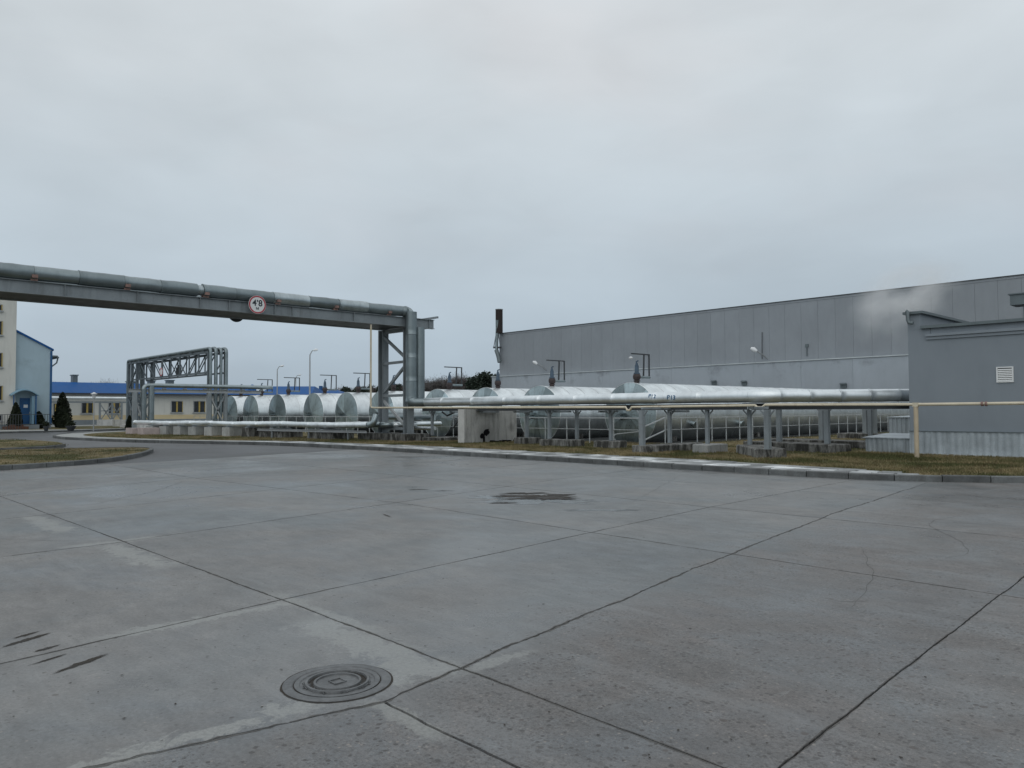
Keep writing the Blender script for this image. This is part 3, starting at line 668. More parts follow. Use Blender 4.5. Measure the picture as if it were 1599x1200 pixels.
# grass tufts as one ground cover
def tufts(name, regions, n, seed, hmax=.07):
    rg = np.random.RandomState(seed); V = []; Fc = []
    tot = sum(abs((r[2]-r[0])*(r[3]-r[1]))*r[4] for r in regions)
    for (x0, y0, x1, y1, wgt, z, test) in [(*r, None) if len(r) == 6 else r for r in regions]:
        k = int(n*abs((x1-x0)*(y1-y0))*wgt/tot); X = rg.uniform(x0, x1, k); Y = rg.uniform(y0, y1, k)
        for x, y in zip(X, Y):
            if test and not test(x, y): continue
            d = .5+noise.noise(Vector((x*.8, y*.8, 0)))
            if rg.rand() > .35+d*.8: continue
            a = rg.uniform(0, 6.28); h = rg.uniform(.3, 1)*hmax; w = rg.uniform(.008, .02); lx, ly = rg.uniform(-.04, .04, 2); i = len(V)
            V += [(x-w*math.cos(a), y-w*math.sin(a), z-.01), (x+w*math.cos(a), y+w*math.sin(a), z-.01), (x+lx, y+ly, z+h)]; Fc.append((i, i+1, i+2))
    mb = MB(); mb.v = V; mb.f = Fc; mb.sm = [False]*len(Fc); return struct(name, mb, M['blade'], 'stuff')
pin = lambda x: interp([(p.x, p.y) for p in outer if p.y < 40], x)
oX = sorted([(p.x, p.y) for p in outer if -60 < p.x < -2.5])
tufts('grass', [(-60, 14, -32, 24, .5, GZ, lambda x, y: y > interp(oX, x)), (-32, 20.7, -12, 25, 1.2, GZ, lambda x, y: y > interp(oX, x)), (-12, 19.3, -2.5, 28.5, 1.6, GZ, lambda x, y: y > interp(oX, x)), (-32, 25, -10, 30, .5, GZ), (-21, 30, -10, 50, .2, GZ)], 150000, 1, .09)
tufts('island_grass', [(-39, 0, -27.5, 11.3, 1, .13, lambda x, y: y < interp([(-38, 9), (-36, 11.3), (-33.5, 10.8), (-31, 9.6), (-29, 8.1), (-27.5, 5.8)], x)), (-54, 2, -41.5, 10, .6, .16)], 22000, 2, .06)

# ================================================================== LARGE HALL
HY, HX0, HX1, HM, HT = 75.0, -81.93, 14.0, 6.68, 12.85
hall = thing('warehouse_hall', 'long flat roofed grey panel hall with a lighter projecting lower wall behind the tanks', 'building', (-34, HY, 0))
part('upper_wall', MB().box(HX0, HY+.06, HM, HX1, HY+46, HT), M['seam'], hall)
pw = 1.75; pm = MB().box(-pw/2+.007, 0, 0, pw/2-.007, .05, HT-HM-.02-.25).mesh('wall_panel', M['hang_up'])
n = int((HX1-HX0)/pw)
for k in range(n+1): inst('wall_panel', pm, hall, (HX0+pw/2+k*pw, HY, HM+.02))
part('roof_band', MB().box(HX0-.02, HY-.03, HT-.24, HX1+.9, HY+.055, HT-.02), M['hang_up'], hall)
part('roof', MB().xprism([(HY-.10, HT-.015), (HY+46, HT-.015), (HY+46, HT+.15), (HY+23, HT+1.1), (HY-.10, HT+.06)], 'x', HX0-.12, HX1+1), M['steel_dark'], hall, True)
lw = 5.2; lp = MB().box(-lw/2+.008, 0, 0, lw/2-.008, .35, HM-.12).mesh('lower_wall_panel', M['hang_low'])
for k in range(int(96/lw)+1): inst('lower_wall_panel', lp, hall, (HX0-1.2+lw/2+k*lw, HY-.42, 0))
part('ledge_flashing', MB().box(HX0-1.3, HY-.52, HM-.10, HX1+3, HY-.01, HM+.01), M['flash'], hall)
part('lower_wall_core', MB().box(HX0-1.15, HY-.38, 0, HX1+.5, HY+.05, HM-.13), M['seam'], hall)
for px, py in ((1116, 597.5), (1163, 598), (1318, 602)):
    p = ony(px, py, HY-.42); v = part('wall_vent', MB().box(p.x-.28, HY-.62, p.z-.25, p.x+.28, HY-.425, p.z+.14), M['duct'], hall)
    part('vent_hood', MB().xprism([(HY-.9, p.z+.08), (HY-.625, p.z+.15), (HY-.625, p.z+.24)], 'x', p.x-.32, p.x+.32), M['duct'], v, True)
# chimney at the hall's far corner
cb = ony(779.5, 520, HY-.6); ct = ony(779.5, 484, HY-.6)
ch = thing('rusty_chimney', 'dark rusty round chimney on thin guyed pipe at the far corner of the grey hall', 'chimney', (cb.x-.2, cb.y, 0))
part('stack', MB().tube([(cb.x, cb.y, cb.z-.05), (cb.x, cb.y, ct.z)], .52, 20), M['rust'], ch)
part('stack_rim', MB().tube([(cb.x, cb.y, ct.z), (cb.x, cb.y, ct.z+.08)], .56, 20), M['steel_light'], ch)
p0 = ony(776, 545, HY-.6); part('riser_pipe', MB().tube([ony(779, 562, HY-.6), ony(777, 556, HY-.6), ony(775.5, 545, HY-.6), ony(776.5, 500, HY-1.1)], .22, 10), M['galv'], ch)
part('bracket', MB().bar(ony(771, 543, HY-.6), ony(782, 543, HY-.6), .25), M['steel_dark'], ch)
part('guy_rod', MB().bar(ony(771, 543, HY-.6), ony(775, 520, HY-.6), .09), M['steel'], ch)
part('guy_rod', MB().bar(ony(781, 541, HY-.6), ony(778, 520, HY-.6), .09), M['steel'], ch)
part('lower_duct', MB().tube([ony(775, 547, HY-.7), ony(778, 556, HY-.7), ony(780, 566, HY-.7)], .3, 10), M['duct'], ch)
# wall lamps and mast on the hall
def wall_lamp(px, py, label):
    p = ony(px, py, HY-1.3); t = thing('wall_lamp', label, 'lamp', p, 'floodlights on the grey hall wall')
    part('lamp_head', MB().tube([p+Vector((-.55, -.3, .35)), p+Vector((-.3, -.15, .22)), p+Vector((0, 0, 0))], [.12, .27, .14], 12), M['lampglass'], t)
    part('arm', MB().tube([p, p+Vector((.35, .6, -.35)), p+Vector((.45, 1.3, -.75))], .07, 8), M['steel_light'], t)
wall_lamp(839, 569, 'pale floodlight on a bent arm on the grey hall wall beside a valve frame')
wall_lamp(1182, 549, 'pale floodlight on the grey hall wall beside a thin upright mast')
a, b = ony(1190, 561, HY-.15), ony(1190, 519, HY-.15)
solo('wall_mast', MB().tube([a, b], .04, 8), M['steel_dark'], 'thin dark upright mast fixed to the grey hall wall', 'mast')
p = ony(1260, 541, HY-.06); solo('wall_stain_shape', MB().box(p.x-.14, HY-.16, p.z-.1, p.x+.14, HY, p.z+.22).box(p.x-.05, HY-.12, p.z-1.0, p.x+.02, HY-.01, p.z-.2), M['duct'], 'small dark added shape standing in for a faint stain on the grey hall wall', 'box')  # made-up raised shape where the wall only has a faint stain

# ================================================================== GREY SERVICE BUILDING (right)
BX, BY = -10.0, 28.6
BX1, BD = 8.0, 14.0
tz = ony(1433, 510, BY).z; cz = ony(1440, 530.5, BY).z; rz_ = ony(1428, 491, BY).z
sb = thing('service_building', 'blue grey rendered flat roofed building with louvre vent and corrugated plinth beside the white pipe', 'building', (BX+4, BY, 0))
part('wall', MB().box(BX, BY, .9, BX1, BY+BD, cz-.02), M['box_wall'], sb)
part('wall', MB().box(BX+.75, BY, cz+.17, BX1, BY+.3, tz-.10), M['box_wall'], sb)
part('wall', MB().box(BX+.0, BY+.004, cz-.02, BX+.74, BY+.3, tz-.10), M['box_wall'], sb)
part('cornice', MB().box(BX+.6, BY-.10, cz+.085, BX1, BY+.2, cz+.17), M['box_wall'], sb)
part('cornice', MB().box(BX+.6, BY-.05, cz-.02, BX1, BY+.2, cz+.08), M['box_wall'], sb)
part('parapet_flashing', MB().box(BX+.45, BY-.13, tz-.10, BX1+.1, BY+.36, tz-.0), M['duct'], sb)
# side parapet, higher, seen from inside
ph = ony(1440, 490, BY).z
part('side_parapet', MB().xprism([(BY+.0, tz-.11), (BY+BD, tz-.11), (BY+BD, ph), (BY, ph)], 'x', BX, BX+.42), M['box_wall'], sb, True)
part('side_parapet_flashing', MB().box(BX-.12, BY-.12, ph+.002, BX+.54, BY+BD, ph+.09), M['duct'], sb)
part('roof', MB().box(BX+.43, BY+.37, tz-.45, BX1, BY+BD, tz-.38), M['roofmembrane'], sb)
gz = .92
cor = MB(); xs = np.arange(BX+.0, BX1, .05); prof = []
for k, x in enumerate(xs): prof.append((x, BY-.05-(.0 if (k % 4) < 2 else .014)))
n = len(prof); cor.add([(x, y, .14) for x, y in prof]+[(x, y, gz) for x, y in prof], [(k, k+1, n+k+1, n+k) for k in range(n-1)]+[])
part('plinth_cladding', cor, M['corr'], sb)
part('plinth_core', MB().box(BX+.01, BY-.045, 0, BX1, BY+.2, gz-.02), M['footing'], sb)
part('plinth_cap', MB().box(BX, BY-.10, gz, BX1, BY+.01, gz+.018), M['duct'], sb)
part('plinth_base', MB().box(BX-.05, BY-.16, 0, BX1, BY-.047, .16), M['block'], sb)
a, b = ony(1555.5, 573.5, BY-.02), ony(1583, 597, BY-.02)
lv = part('louvre_vent', MB().box(a.x, BY-.035, b.z, b.x, BY-.002, b.z+.04).box(a.x, BY-.035, a.z-.04, b.x, BY-.002, a.z).box(a.x, BY-.035, b.z+.04, a.x+.04, BY-.002, a.z-.04).box(b.x-.04, BY-.035, b.z+.04, b.x, BY-.002, a.z-.04), M['white'], sb)
part('louvre_back', MB().box(a.x+.04, BY-.012, b.z+.04, b.x-.04, BY-.003, a.z-.04), M['steel_dark'], lv)
for k in range(7):
    z = b.z+.065+k*(a.z-b.z-.10)/7; part('slat', MB().add([(a.x+.04, BY-.034, z-.012), (b.x-.04, BY-.034, z-.012), (b.x-.04, BY-.014, z+.022), (a.x+.04, BY-.014, z+.022), (a.x+.04, BY-.030, z-.020), (b.x-.04, BY-.030, z-.020)], [(0, 1, 2, 3), (4, 5, 1, 0)]), M['white'], lv)
p = ony(1590, 470, BY+2.5)
rd = thing('roof_duct', 'grey box ventilation duct head standing on the flat roof of the grey rendered building', 'roof duct', (p.x+.6, BY+2.5, tz-.38))
z1, z0 = ony(1590, 462, BY+2.5).z, ony(1590, 478, BY+2.5).z
x0 = ony(1582, 470, BY+2.5).x
part('duct_head', MB().box(x0, BY+2.1, z0, x0+1.6, BY+2.9, z1), M['duct'], rd)
part('duct_neck', MB().box(x0+.35, BY+2.25, tz-.38, x0+1.25, BY+2.75, z0), M['duct'], rd)
part('duct_lid', MB().box(x0-.05, BY+2.05, z1, x0+1.65, BY+2.95, z1+.04), M['duct'], rd)
# curved vent pipe on the left corner
p = [ony(1415, 486, BY-.2), ony(1417, 487, BY-.2), ony(1417.5, 500, BY-.2), ony(1419.5, 504.5, BY-.2), ony(1426, 505, BY-.2)]
solo('vent_pipe', MB().tube(p, .06, 10), M['duct'], 'thin hooked vent pipe at the upper corner of the grey rendered building', 'pipe')
# low corrugated lean-to boxes
def corrbox(x0, y0, x1, y1, z, label, parentname='duct_enclosure', slope=.10):
    t = thing(parentname, label, 'metal enclosure', ((x0+x1)/2, y0, GZ), 'low corrugated sheet boxes by the grey rendered building')
    m = MB(); pts = []
    for k, x in enumerate(np.arange(x0, x1, .045)): pts.append((x, y0-(.0 if (k % 4) < 2 else .025)))
    n = len(pts); m.add([(x, y, GZ-.1) for x, y in pts]+[(x, y, z) for x, y in pts], [(k, k+1, n+k+1, n+k) for k in range(n-1)]); part('front_sheet', m, M['corr'], t)
    part('core', MB().box(x0+.01, y0+.004, 0, x1, y1, z-.02), M['corr'], t)
    part('lid', MB().xprism([(y0-.06, z), (y1+.05, z+slope), (y1+.05, z+slope+.03), (y0-.06, z+.03)], 'x', x0-.08, x1), M['corr'], t, True)
q = ony(1355, 684, 29.4); x_l = ony(1355, 690, 29.4).x
corrbox(x_l, 29.2, BX-.01, 31.4, q.z, 'low corrugated metal box with a sloping lid against the rendered building, nearest the lawn', slope=.10)
q = ony(1388, 652.5, 35); corrbox(q.x, 35, BX-.01, 37.5, q.z, 'taller corrugated metal box standing farther back behind the low sloping lidded one', slope=.04)

# ================================================================== TANKS
TY, TR, TL = 30.2, 1.56, 38.2
TX = [-23.5, -29.75, -34.25, -38.9, -45.2, -49.8, -54.7, -60.8, -65.9, -70.2]
TZT = [3.04, 3.05, 3.06, 3.08, 3.12, 3.11, 3.14, 3.15, 3.16, 3.18]
NS = 48; BW = 1.27; NB = 30
band = MB()
vs, fs = [], []
prof = [(0, TR-.004), (.0, TR+.004), (.05, TR+.010), (.075, TR+.002), (BW, TR)]
for (yy, r) in prof: vs += [(r*math.sin(2*math.pi*k/NS), yy, r*math.cos(2*math.pi*k/NS)) for k in range(NS)]
for i in range(len(prof)-1):
    for k in range(NS): fs.append((i*NS+k, i*NS+(k+1) % NS, (i+1)*NS+(k+1) % NS, (i+1)*NS+k))
band.add(vs, [tuple(reversed(f)) for f in fs], True)
band_me = band.mesh('shell_band', M['tank'], True)
sm_ = MB(); vs, fs = [], []
for (yy, r) in ((-.016, TR+.003), (-.015, TR+.009), (.015, TR+.009), (.016, TR+.003)): vs += [(r*math.sin(2*math.pi*k/NS), yy, r*math.cos(2*math.pi*k/NS)) for k in range(NS)]
for i in range(3):
    for k in range(NS): fs.append((i*NS+k, i*NS+(k+1) % NS, (i+1)*NS+(k+1) % NS, (i+1)*NS+k))
sm_.add(vs, fs, True); M['seam_metal'] = galv('cladding_seam', (.62, .65, .66), .5, .8); strap_me = sm_.mesh('joint_strip', M['seam_metal'], True)
NG = 14
def gore():
    m = MB(); vs = [(0, -.16, 0)]; rows = 4; seg = 3; fs = []
    da = 2*math.pi/NG
    for r_ in range(1, rows+1):
        t = r_/rows; rad = TR*t; dep = -.16*(1-t*t)
        for k in range(seg+1):
            a = -da/2+da*k/seg; vs.append((rad*math.sin(a), dep-(.006 if k in (0,) else 0), rad*math.cos(a)))
    for k in range(seg): fs.append((0, 2+k, 1+k))
    for r_ in range(rows-1):
        for k in range(seg):
            a = 1+r_*(seg+1)+k; fs.append((a, a+1, a+seg+2, a+seg+1))
    m.add(vs, fs, False); return m.mesh('end_panel', M['cap'], False)
gore_me = gore()
rim = MB(); vs, fs = [], []
for (yy, r) in ((-.0, TR+.002), (-.012, TR+.02), (.05, TR+.024), (.06, TR+.004)): vs += [(r*math.sin(2*math.pi*k/NS), yy, r*math.cos(2*math.pi*k/NS)) for k in range(NS)]
for i in range(3):
    for k in range(NS): fs.append((i*NS+k, i*NS+(k+1) % NS, (i+1)*NS+(k+1) % NS, (i+1)*NS+k))
rim.add(vs, fs, True); rim_me = rim.mesh('end_rim', M['tank'], True)
dr = MB().tube([(0, -.12, 0), (0, -.42, 0)], .11, 12).tube([(0, -.42, 0), (0, -.46, 0)], .17, 12).box(-.22, -.5, .19, .22, -.05, .22)
drain_me = dr.mesh('drain_nozzle', M['galv_dull'], False)
nz = MB().tube([(TR-.12, 0, 0), (TR+.16, 0, 0)], .13, 12).tube([(TR+.16, 0, 0), (TR+.21, 0, 0)], .19, 12); noz_me = nz.mesh('side_nozzle', M['galv'], False)
LT = ['tank nearest the long grey hall and service building, rightmost in the row of horizontal tanks', 'horizontal clad tank second from the service building, its end half behind the white pipe',
      'horizontal clad tank behind the sooty concrete slab, third from the service building', 'horizontal clad tank just beside the tall gantry leg, on the slab side',
      'horizontal clad tank seen through the steel legs of the tall gantry', 'horizontal clad tank just beyond the tall gantry legs, behind the cream pipe drop',
      'sixth horizontal tank, two places beyond the tall gantry legs on the truss side', 'horizontal clad tank with a streaky bright end panel, third from the lattice gantry end',
      'horizontal clad tank second from the lattice gantry', 'last horizontal clad tank of the row, nearest the lattice gantry and cream building']
LT[0] = 'horizontal clad tank nearest the long grey hall and service building, rightmost of the row'; LT[6] = LT[6].replace('sixth horizontal tank', 'horizontal clad tank')
rr = random.Random(2)
for k, (x, zt) in enumerate(zip(TX, TZT)):
    zc = zt-TR; t = thing('storage_tank', LT[k], 'tank', (x, TY+TL/2, zc-TR), 'row of clad horizontal storage tanks')
    for b in range(NB): inst('shell_band', band_me, t, (x, TY+b*BW, zc), sc=(1+rr.uniform(-.002, .002), 1, 1+rr.uniform(-.002, .002)))
    for b in range(1, NB): inst('joint_strip', strap_me, t, (x, TY+b*BW, zc))
    for g in range(NG): inst('end_panel', gore_me, t, (x, TY, zc), rot=(rr.uniform(-.006, .006), 2*math.pi*g/NG+.1*k, 0))
    for g in range(1): part('far_end', MB().tube([(x, TY+TL-.1, zc), (x, TY+TL+.1, zc)], TR-.02, 24), M['cap'], t)
    inst('end_rim', rim_me, t, (x, TY, zc))
    inst('drain_nozzle', drain_me, t, (x-.4, TY, zc-.15))
    if k == 0:
        for px, py in ((1083, 662), (1157, 661)):
            q = onx(px, py, x+TR); inst('side_nozzle', noz_me, t, (x, q.y, zc), rot=(0, math.asin(max(-.6, min(.6, (zc-q.z)/TR))), 0))
    for s in range(5):
        yy = TY+2+s*8.3; part('saddle', MB().box(x-1.1, yy, 0, x+1.1, yy+.35, .55), M['footing'], t)

# valves with their lifting frames on the tank tops
def make_valve(loc, label, frame=True):
    t = thing('relief_valve', label, 'valve', loc, 'blue valves on the tank tops'); x, y, z = loc; r = lambda a, b, c_: (x+a, y+b, z+c_)
    part('nozzle', MB().tube([r(0, 0, -.06), r(0, 0, .10)], .13, 14).tube([r(0, 0, .08), r(0, 0, .13)], .17, 14), M['valve_red'], t)
    part('valve_body', MB().tube([r(0, 0, .13), r(0, 0, .18), r(0, 0, .30), r(0, 0, .42), r(0, 0, .46)], [.10, .17, .20, .18, .12], 16), M['valve_red'], t)
    bn = part('bonnet', MB().tube([r(0, 0, .45), r(0, 0, .50), r(0, 0, .52), r(0, 0, .85), r(0, 0, .88), r(0, 0, 1.0)], [.16, .16, .115, .10, .085, .05], 14), M['blue_valve'], t)
    part('lever', MB().tube([r(0, 0, .98), r(0, -.02, 1.06), r(0, .12, 1.12)], .035, 8), M['blue_valve'], bn)
    return t
def make_frame(loc, label):
    x, y, z = loc; t = thing('lifting_frame', label, 'steel frame', loc, 'gallows frames over the tank valves'); r = lambda a, b, c_: (x+a, y+b, z+c_)
    part('outlet_pipe', MB().tube([r(.0, .22, .30), r(0, 1.05, .30)], .07, 10), M['galv_dull'], t)
    part('post', MB().bar(r(0, .55, .37), r(0, .60, 1.42), .06), M['steel_dark'], t)
    part('post', MB().bar(r(0, 1.02, .36), r(0, 1.02, 1.42), .06), M['steel_dark'], t)
    part('top_bar', MB().bar(r(0, -.42, 1.45), r(0, 1.05, 1.45), .06), M['steel_dark'], t)
    return t
where = ['nearest the service building', 'second from the service building', 'third from the service building', 'beside the gantry leg, slab side', 'seen between the tall gantry legs', 'just beyond the cream pipe drop',
         'two tanks beyond the gantry legs', 'three tanks beyond the gantry legs', 'second from the lattice gantry', 'nearest the lattice gantry']
for k in range(10):
    off_y = .55 if k == 0 else 1.0
    loc = (TX[k]+.02, TY+off_y, TZT[k])
    make_valve(loc, 'blue and rust red valve on top of the tank '+where[k])
    if k not in (2, 4, 9): make_frame(loc, 'dark gallows frame over the valve of the tank '+where[k])
p = at(985, 559.5, 37.6); solo('small_floodlight', MB().tube([p+Vector((0, 0, .07)), p, p+Vector((0, 0, -.05))], [.05, .12, .05], 10), M['lampglass'], 'small white lamp at the tip of the gallows frame nearest the service building', 'lamp')

# ================================================================== RAILINGS along the tank field
def railing(pts, label, step=1.3, zt=1.33, zb=.12, group='pale railings round the tank field', mid=.55):
    P = resample(pts, step); t = thing('railing', label, 'railing', (P[0].x, P[0].y, zb), group)
    for p in P: part('post', MB().box(p.x-.019, p.y-.019, zb-.05, p.x+.019, p.y+.019, zt-.0255), M['rail'], t)
    part('top_rail', MB().bar(P[0]+Vector((0, 0, zt)), P[-1]+Vector((0, 0, zt)), .05), M['rail'], t)
    part('middle_rail', MB().bar(P[0]+Vector((0, -.035, zb+(zt-zb)*mid)), P[-1]+Vector((0, -.035, zb+(zt-zb)*mid)), .04, .03), M['rail'], t)
    return t
railing([(-74, 28.3, 0), (-38, 28.3, 0)], 'pale steel railing in front of the tanks, from the lattice gantry to the tall gantry', 1.42)
railing([(-37.9, 28.3, 0), (-21.5, 28.3, 0)], 'pale steel railing in front of the tanks between tall gantry and corner steps', 1.5)
RP = [(-20.9, 29.45, 0), (-20.9, 67.5, 0)]
railing(RP, 'long pale steel railing running back beside the rightmost tank', 1.32)
st = thing('stair_rail', 'short sloping pale stair rail at the corner beside the end of the rightmost tank', 'railing', (-21.2, 28.9, GZ), 'pale railings round the tank field')
for a, b in (((-20.9, 29.42, 1.33), (-21.0, 28.0, .95)), ((-20.9, 29.42, .75), (-21.0, 28.0, .35))): part('sloping_rail', MB().bar(a, b, .045), M['rail'], st)
part('newel', MB().bar((-21.0, 28.0, .0), (-21.0, 28.0, 1.3), .06), M['rail'], st)
part('handrail_end', MB().bar((-21.5, 28.25, .72), (-22.0, 27.2, .62), .04).bar((-22.0, 27.2, .62), (-22.2, 26.9, .2), .04), M['rail'], st)

# ================================================================== TALL PIPE GANTRY
GXN, GXF, GYC = -34.0, -36.4, 24.45
gt = thing('pipe_gantry', 'tall grey steel gantry spanning the road with twin girders on braced legs', 'gantry', (-35.2, GYC, GZ))
zb, ztp = 6.25, 6.76
g1 = part('girder', MB().ibeam((GXN, -14, (zb+ztp)/2), (GXN, 26.15, (zb+ztp)/2), .24, ztp-zb, .025), M['steel'], gt)
g2 = part('girder', MB().ibeam((GXF, -14, (zb+ztp)/2), (GXF, 26.15, (zb+ztp)/2), .24, ztp-zb, .025), M['steel'], gt)
for yy in [7.9, 10.6, 13.2, 14.5, 16.7, 17.6, 21.0, 25.8, 4.6, 1.0, -3]:
    part('stiffener', MB().box(GXN+.014, yy-.012, zb+.027, GXN+.11, yy+.012, ztp-.027), M['steel'], gt)
for yy in np.arange(-13, 26, 1.9): part('cross_beam', MB().bar((GXF+.13, yy, zb+.15), (GXN-.13, yy, zb+.15), .14, .17), M['steel'], gt)
part('deck', MB().box(GXF+.121, -14, zb+.03, GXN-.121, 26.0, zb+.06), M['steel_dark'], gt)
part('cross_arm', MB().bar((GXN-2.4, 25.95, ztp+.08), (GXN+.65, 25.95, ztp+.08), .10, .10), M['steel'], gt)
CW = .45
for cx, cy in ((GXN, GYC), (GXF, GYC), (GXN, -10), (GXF, -10)):
    c_ = part('column', MB().ibeam((cx, cy, .50), (cx, cy, zb-.002), CW-.05, CW, .025, up=(1, 0, 0)).box(cx-.19, cy-.19, .52, cx-.15, cy+.19, zb-.01), M['steel'], gt)
    part('base_plate', MB().box(cx-.3, cy-.3, .48, cx+.3, cy+.3, .51), M['steel'], c_)
part('head_beam', MB().bar((GXF+.23, GYC, zb-.12), (GXN-.23, GYC, zb-.12), .2, .2), M['steel'], gt)
for a, b in (((GXF+.22, 5.85), (GXN-.22, 4.65)), ((GXN-.22, 4.1), (GXF+.22, 2.75)), ((GXF+.22, 2.25), (GXN-.22, .95)), ((GXF+.22, 4.35), (GXN-.22, 4.38)), ((GXF+.22, 2.55), (GXN-.22, 2.56)), ((GXF+.22, .75), (GXN-.22, .75))):
    part('brace', MB().bar((a[0], GYC-.1, a[1]), (b[0], GYC-.1, b[1]), .12, .14), M['steel_light' if abs(a[1]-2.25) < .01 else 'steel'], gt)
solo('gantry_footing', MB().box(-37.7, 23.6, 0, -33.1, 25.3, .485), M['footing'], 'long stained concrete footing under the tall gantry legs', 'footing')
solo('gantry_footing', MB().box(-37.7, -10.9, -.1, -33.1, -9.1, .485), M['footing'], 'long concrete footing under the outer legs of the tall gantry across the road', 'footing')
# big insulated pipe along the gantry: separate jacket lengths
bp = thing('insulated_pipe', 'fat galvanised insulated pipe lying along the tall gantry and dropping beside its leg', 'pipe', (GXN, 10, 7.06))
PZ, PR = 7.07, .28
y = -14.0; rr = random.Random(21); joints = []
marks = sorted([onx(px, 430, GXN).y for px in (52, 122, 192, 250, 307, 316, 366, 425, 481, 527, 572)])
edges = [-14, -10, -6.5, -3, 0.5, 4.0]+[m for m in marks if m > 5]+[24.15]
bright = {2, 5, 8, 10}
for k, (a, b) in enumerate(zip(edges, edges[1:])):
    px_ = k-5
    mat = M['galv'] if px_ in (1, 3) else M['galv_dull']
    if px_ in (5, 8, 10): mat = M['galv_bright']
    r_ = PR+(.012 if k % 2 else 0)+ (-.05 if abs(b-a) < .35 else 0)
    sag = noise.noise(Vector((a, 1, 1)))*.03
    part('jacket_section', jtube((GXN, a, PZ+sag), (GXN, b-.004, PZ+sag*.5), r_, 24, .022), mat, bp)
bend = elbow((GXN+.12, GYC, PZ-.02), (.0, 1, 0), (0, 0, -1), .30)
part('elbow', MB().tube([(GXN, 24.1, PZ)]+bend, PR, 20), M['galv_dull'], bp)
vx, vy = GXN+.42, GYC-.12
part('elbow', MB().tube(elbow((GXN+.35, GYC-.1, PZ-.05), (0, 1, 0), (0, 0, -1), .25), .20, 16), M['galv'], bp)
for k, (z0, z1) in enumerate(((2.2, 3.3), (3.3, 4.55), (4.55, 5.8), (5.8, 7.02))):
    part('riser_section', jtube((vx, vy, z0), (vx, vy, z1-.004), .305, 24, .012), M['galv_dull'], bp)
bp2 = thing('insulated_pipe', 'second galvanised riser pipe just behind the fat one at the tall gantry leg', 'pipe', (GXN+.7, GYC+.35, 2))
for k, (z0, z1) in enumerate(((1.9, 3.6), (3.6, 5.1), (5.1, 6.2))): part('riser_section', MB().tube([(GXN+.52, GYC+.38, z0), (GXN+.52, GYC+.38, z1-.004)], .26, 18), M['galv_dull'], bp2)
for px in (52, 197, 320, 432, 522, 605, -60, -180):
    q = onx(px, 440, GXN); part('pipe_shoe', MB().box(GXN-.10, q.y-.12, ztp, GXN+.16, q.y+.12, ztp+.10).box(GXN+.10, q.y-.10, ztp+.10, GXN+.30, q.y+.10, ztp+.22), M['shoe'], bp)
# a second pipe on the far girder keeps the dark band between the girders filled
bp3 = thing('insulated_pipe', 'smaller insulated pipe lying on the far girder of the tall gantry', 'pipe', (GXF, 6, 7))
part('jacket_section', MB().tube([(GXF+.3, -14, 6.98), (GXF+.3, 25, 6.98)], .18, 14), M['galv_dull'], bp3)
# height sign
def text_mesh(body, size, font_bold=False):
    cu = bpy.data.curves.new('lettering', 'FONT'); cu.body = body; cu.size = size; cu.align_x = 'CENTER'; cu.align_y = 'CENTER'; cu.extrude = .0; cu.offset = size*.02
    ob = bpy.data.objects.new('lettering', cu); COL.objects.link(ob); dg = bpy.context.evaluated_depsgraph_get(); me = bpy.data.meshes.new_from_object(ob.evaluated_get(dg))
    bpy.data.objects.remove(ob); return me
sx, sy, sz = GXN+.36, onx(402, 476, GXN+.36).y, onx(402, 476, GXN+.36).z
sg = thing('height_sign', 'round white height limit sign with red ring reading 4,8 on the tall gantry girder', 'sign', (sx, sy, sz-.4))
SRx = .42
def disc(mb, c, r, t, n=48, r0=0):
    vs = [(c[0]+t, c[1]+r*math.cos(2*math.pi*k/n), c[2]+r*math.sin(2*math.pi*k/n)) for k in range(n)]
    if r0:
        vs += [(c[0]+t, c[1]+r0*math.cos(2*math.pi*k/n), c[2]+r0*math.sin(2*math.pi*k/n)) for k in range(n)]; mb.add(vs, [(k, (k+1) % n, (k+1) % n+n, k+n) for k in range(n)])
    else: mb.add(vs, [tuple(range(n))])
    return mb
part('sign_plate', MB().tube([(sx-.02, sy, sz), (sx, sy, sz)], SRx, 48), M['white'], sg)
part('red_ring', disc(MB(), (sx, sy, sz), SRx-.012, .004, r0=SRx-.075), M['red'], sg)
def place_text(me, name, mat, parent, origin, ux, uy):
    o = Vector(origin)-WL[parent.name]
    for v in me.vertices: v.co = o+ux*v.co.x+uy*v.co.y
    me.materials.clear(); me.materials.append(mat); ob = bpy.data.objects.new(name, me); COL.objects.link(ob); ob.parent = parent; return ob
place_text(text_mesh('4\u20198', .40), 'digits', M['ink'], sg, (sx+.006, sy, sz+.06), Vector((0, 1, 0)), Vector((0, 0, 1)))
place_text(text_mesh('\u043c', .20), 'digits', M['ink'], sg, (sx+.006, sy, sz-.17), Vector((0, 1, 0)), Vector((0, 0, 1)))
part('bracket', MB().box(GXN+.12, sy-.03, sz-.12, sx-.021, sy+.03, sz-.08).box(GXN+.12, sy-.03, sz+.1, sx-.021, sy+.03, sz+.14), M['steel'], sg)
q = onx(369, 490, GXF-.2); s2 = thing('height_sign', 'dark back of a round sign hanging below the far girder of the tall gantry', 'sign', (GXF-.2, q.y, q.z-.4))
part('sign_plate', MB().tube([(GXF-.22, q.y, q.z), (GXF-.2, q.y, q.z)], .42, 40), M['steel_dark'], s2); part('bracket', MB().box(GXF-.199, q.y-.03, q.z, GXF-.12, q.y+.03, q.z+.3), M['steel_dark'], s2)

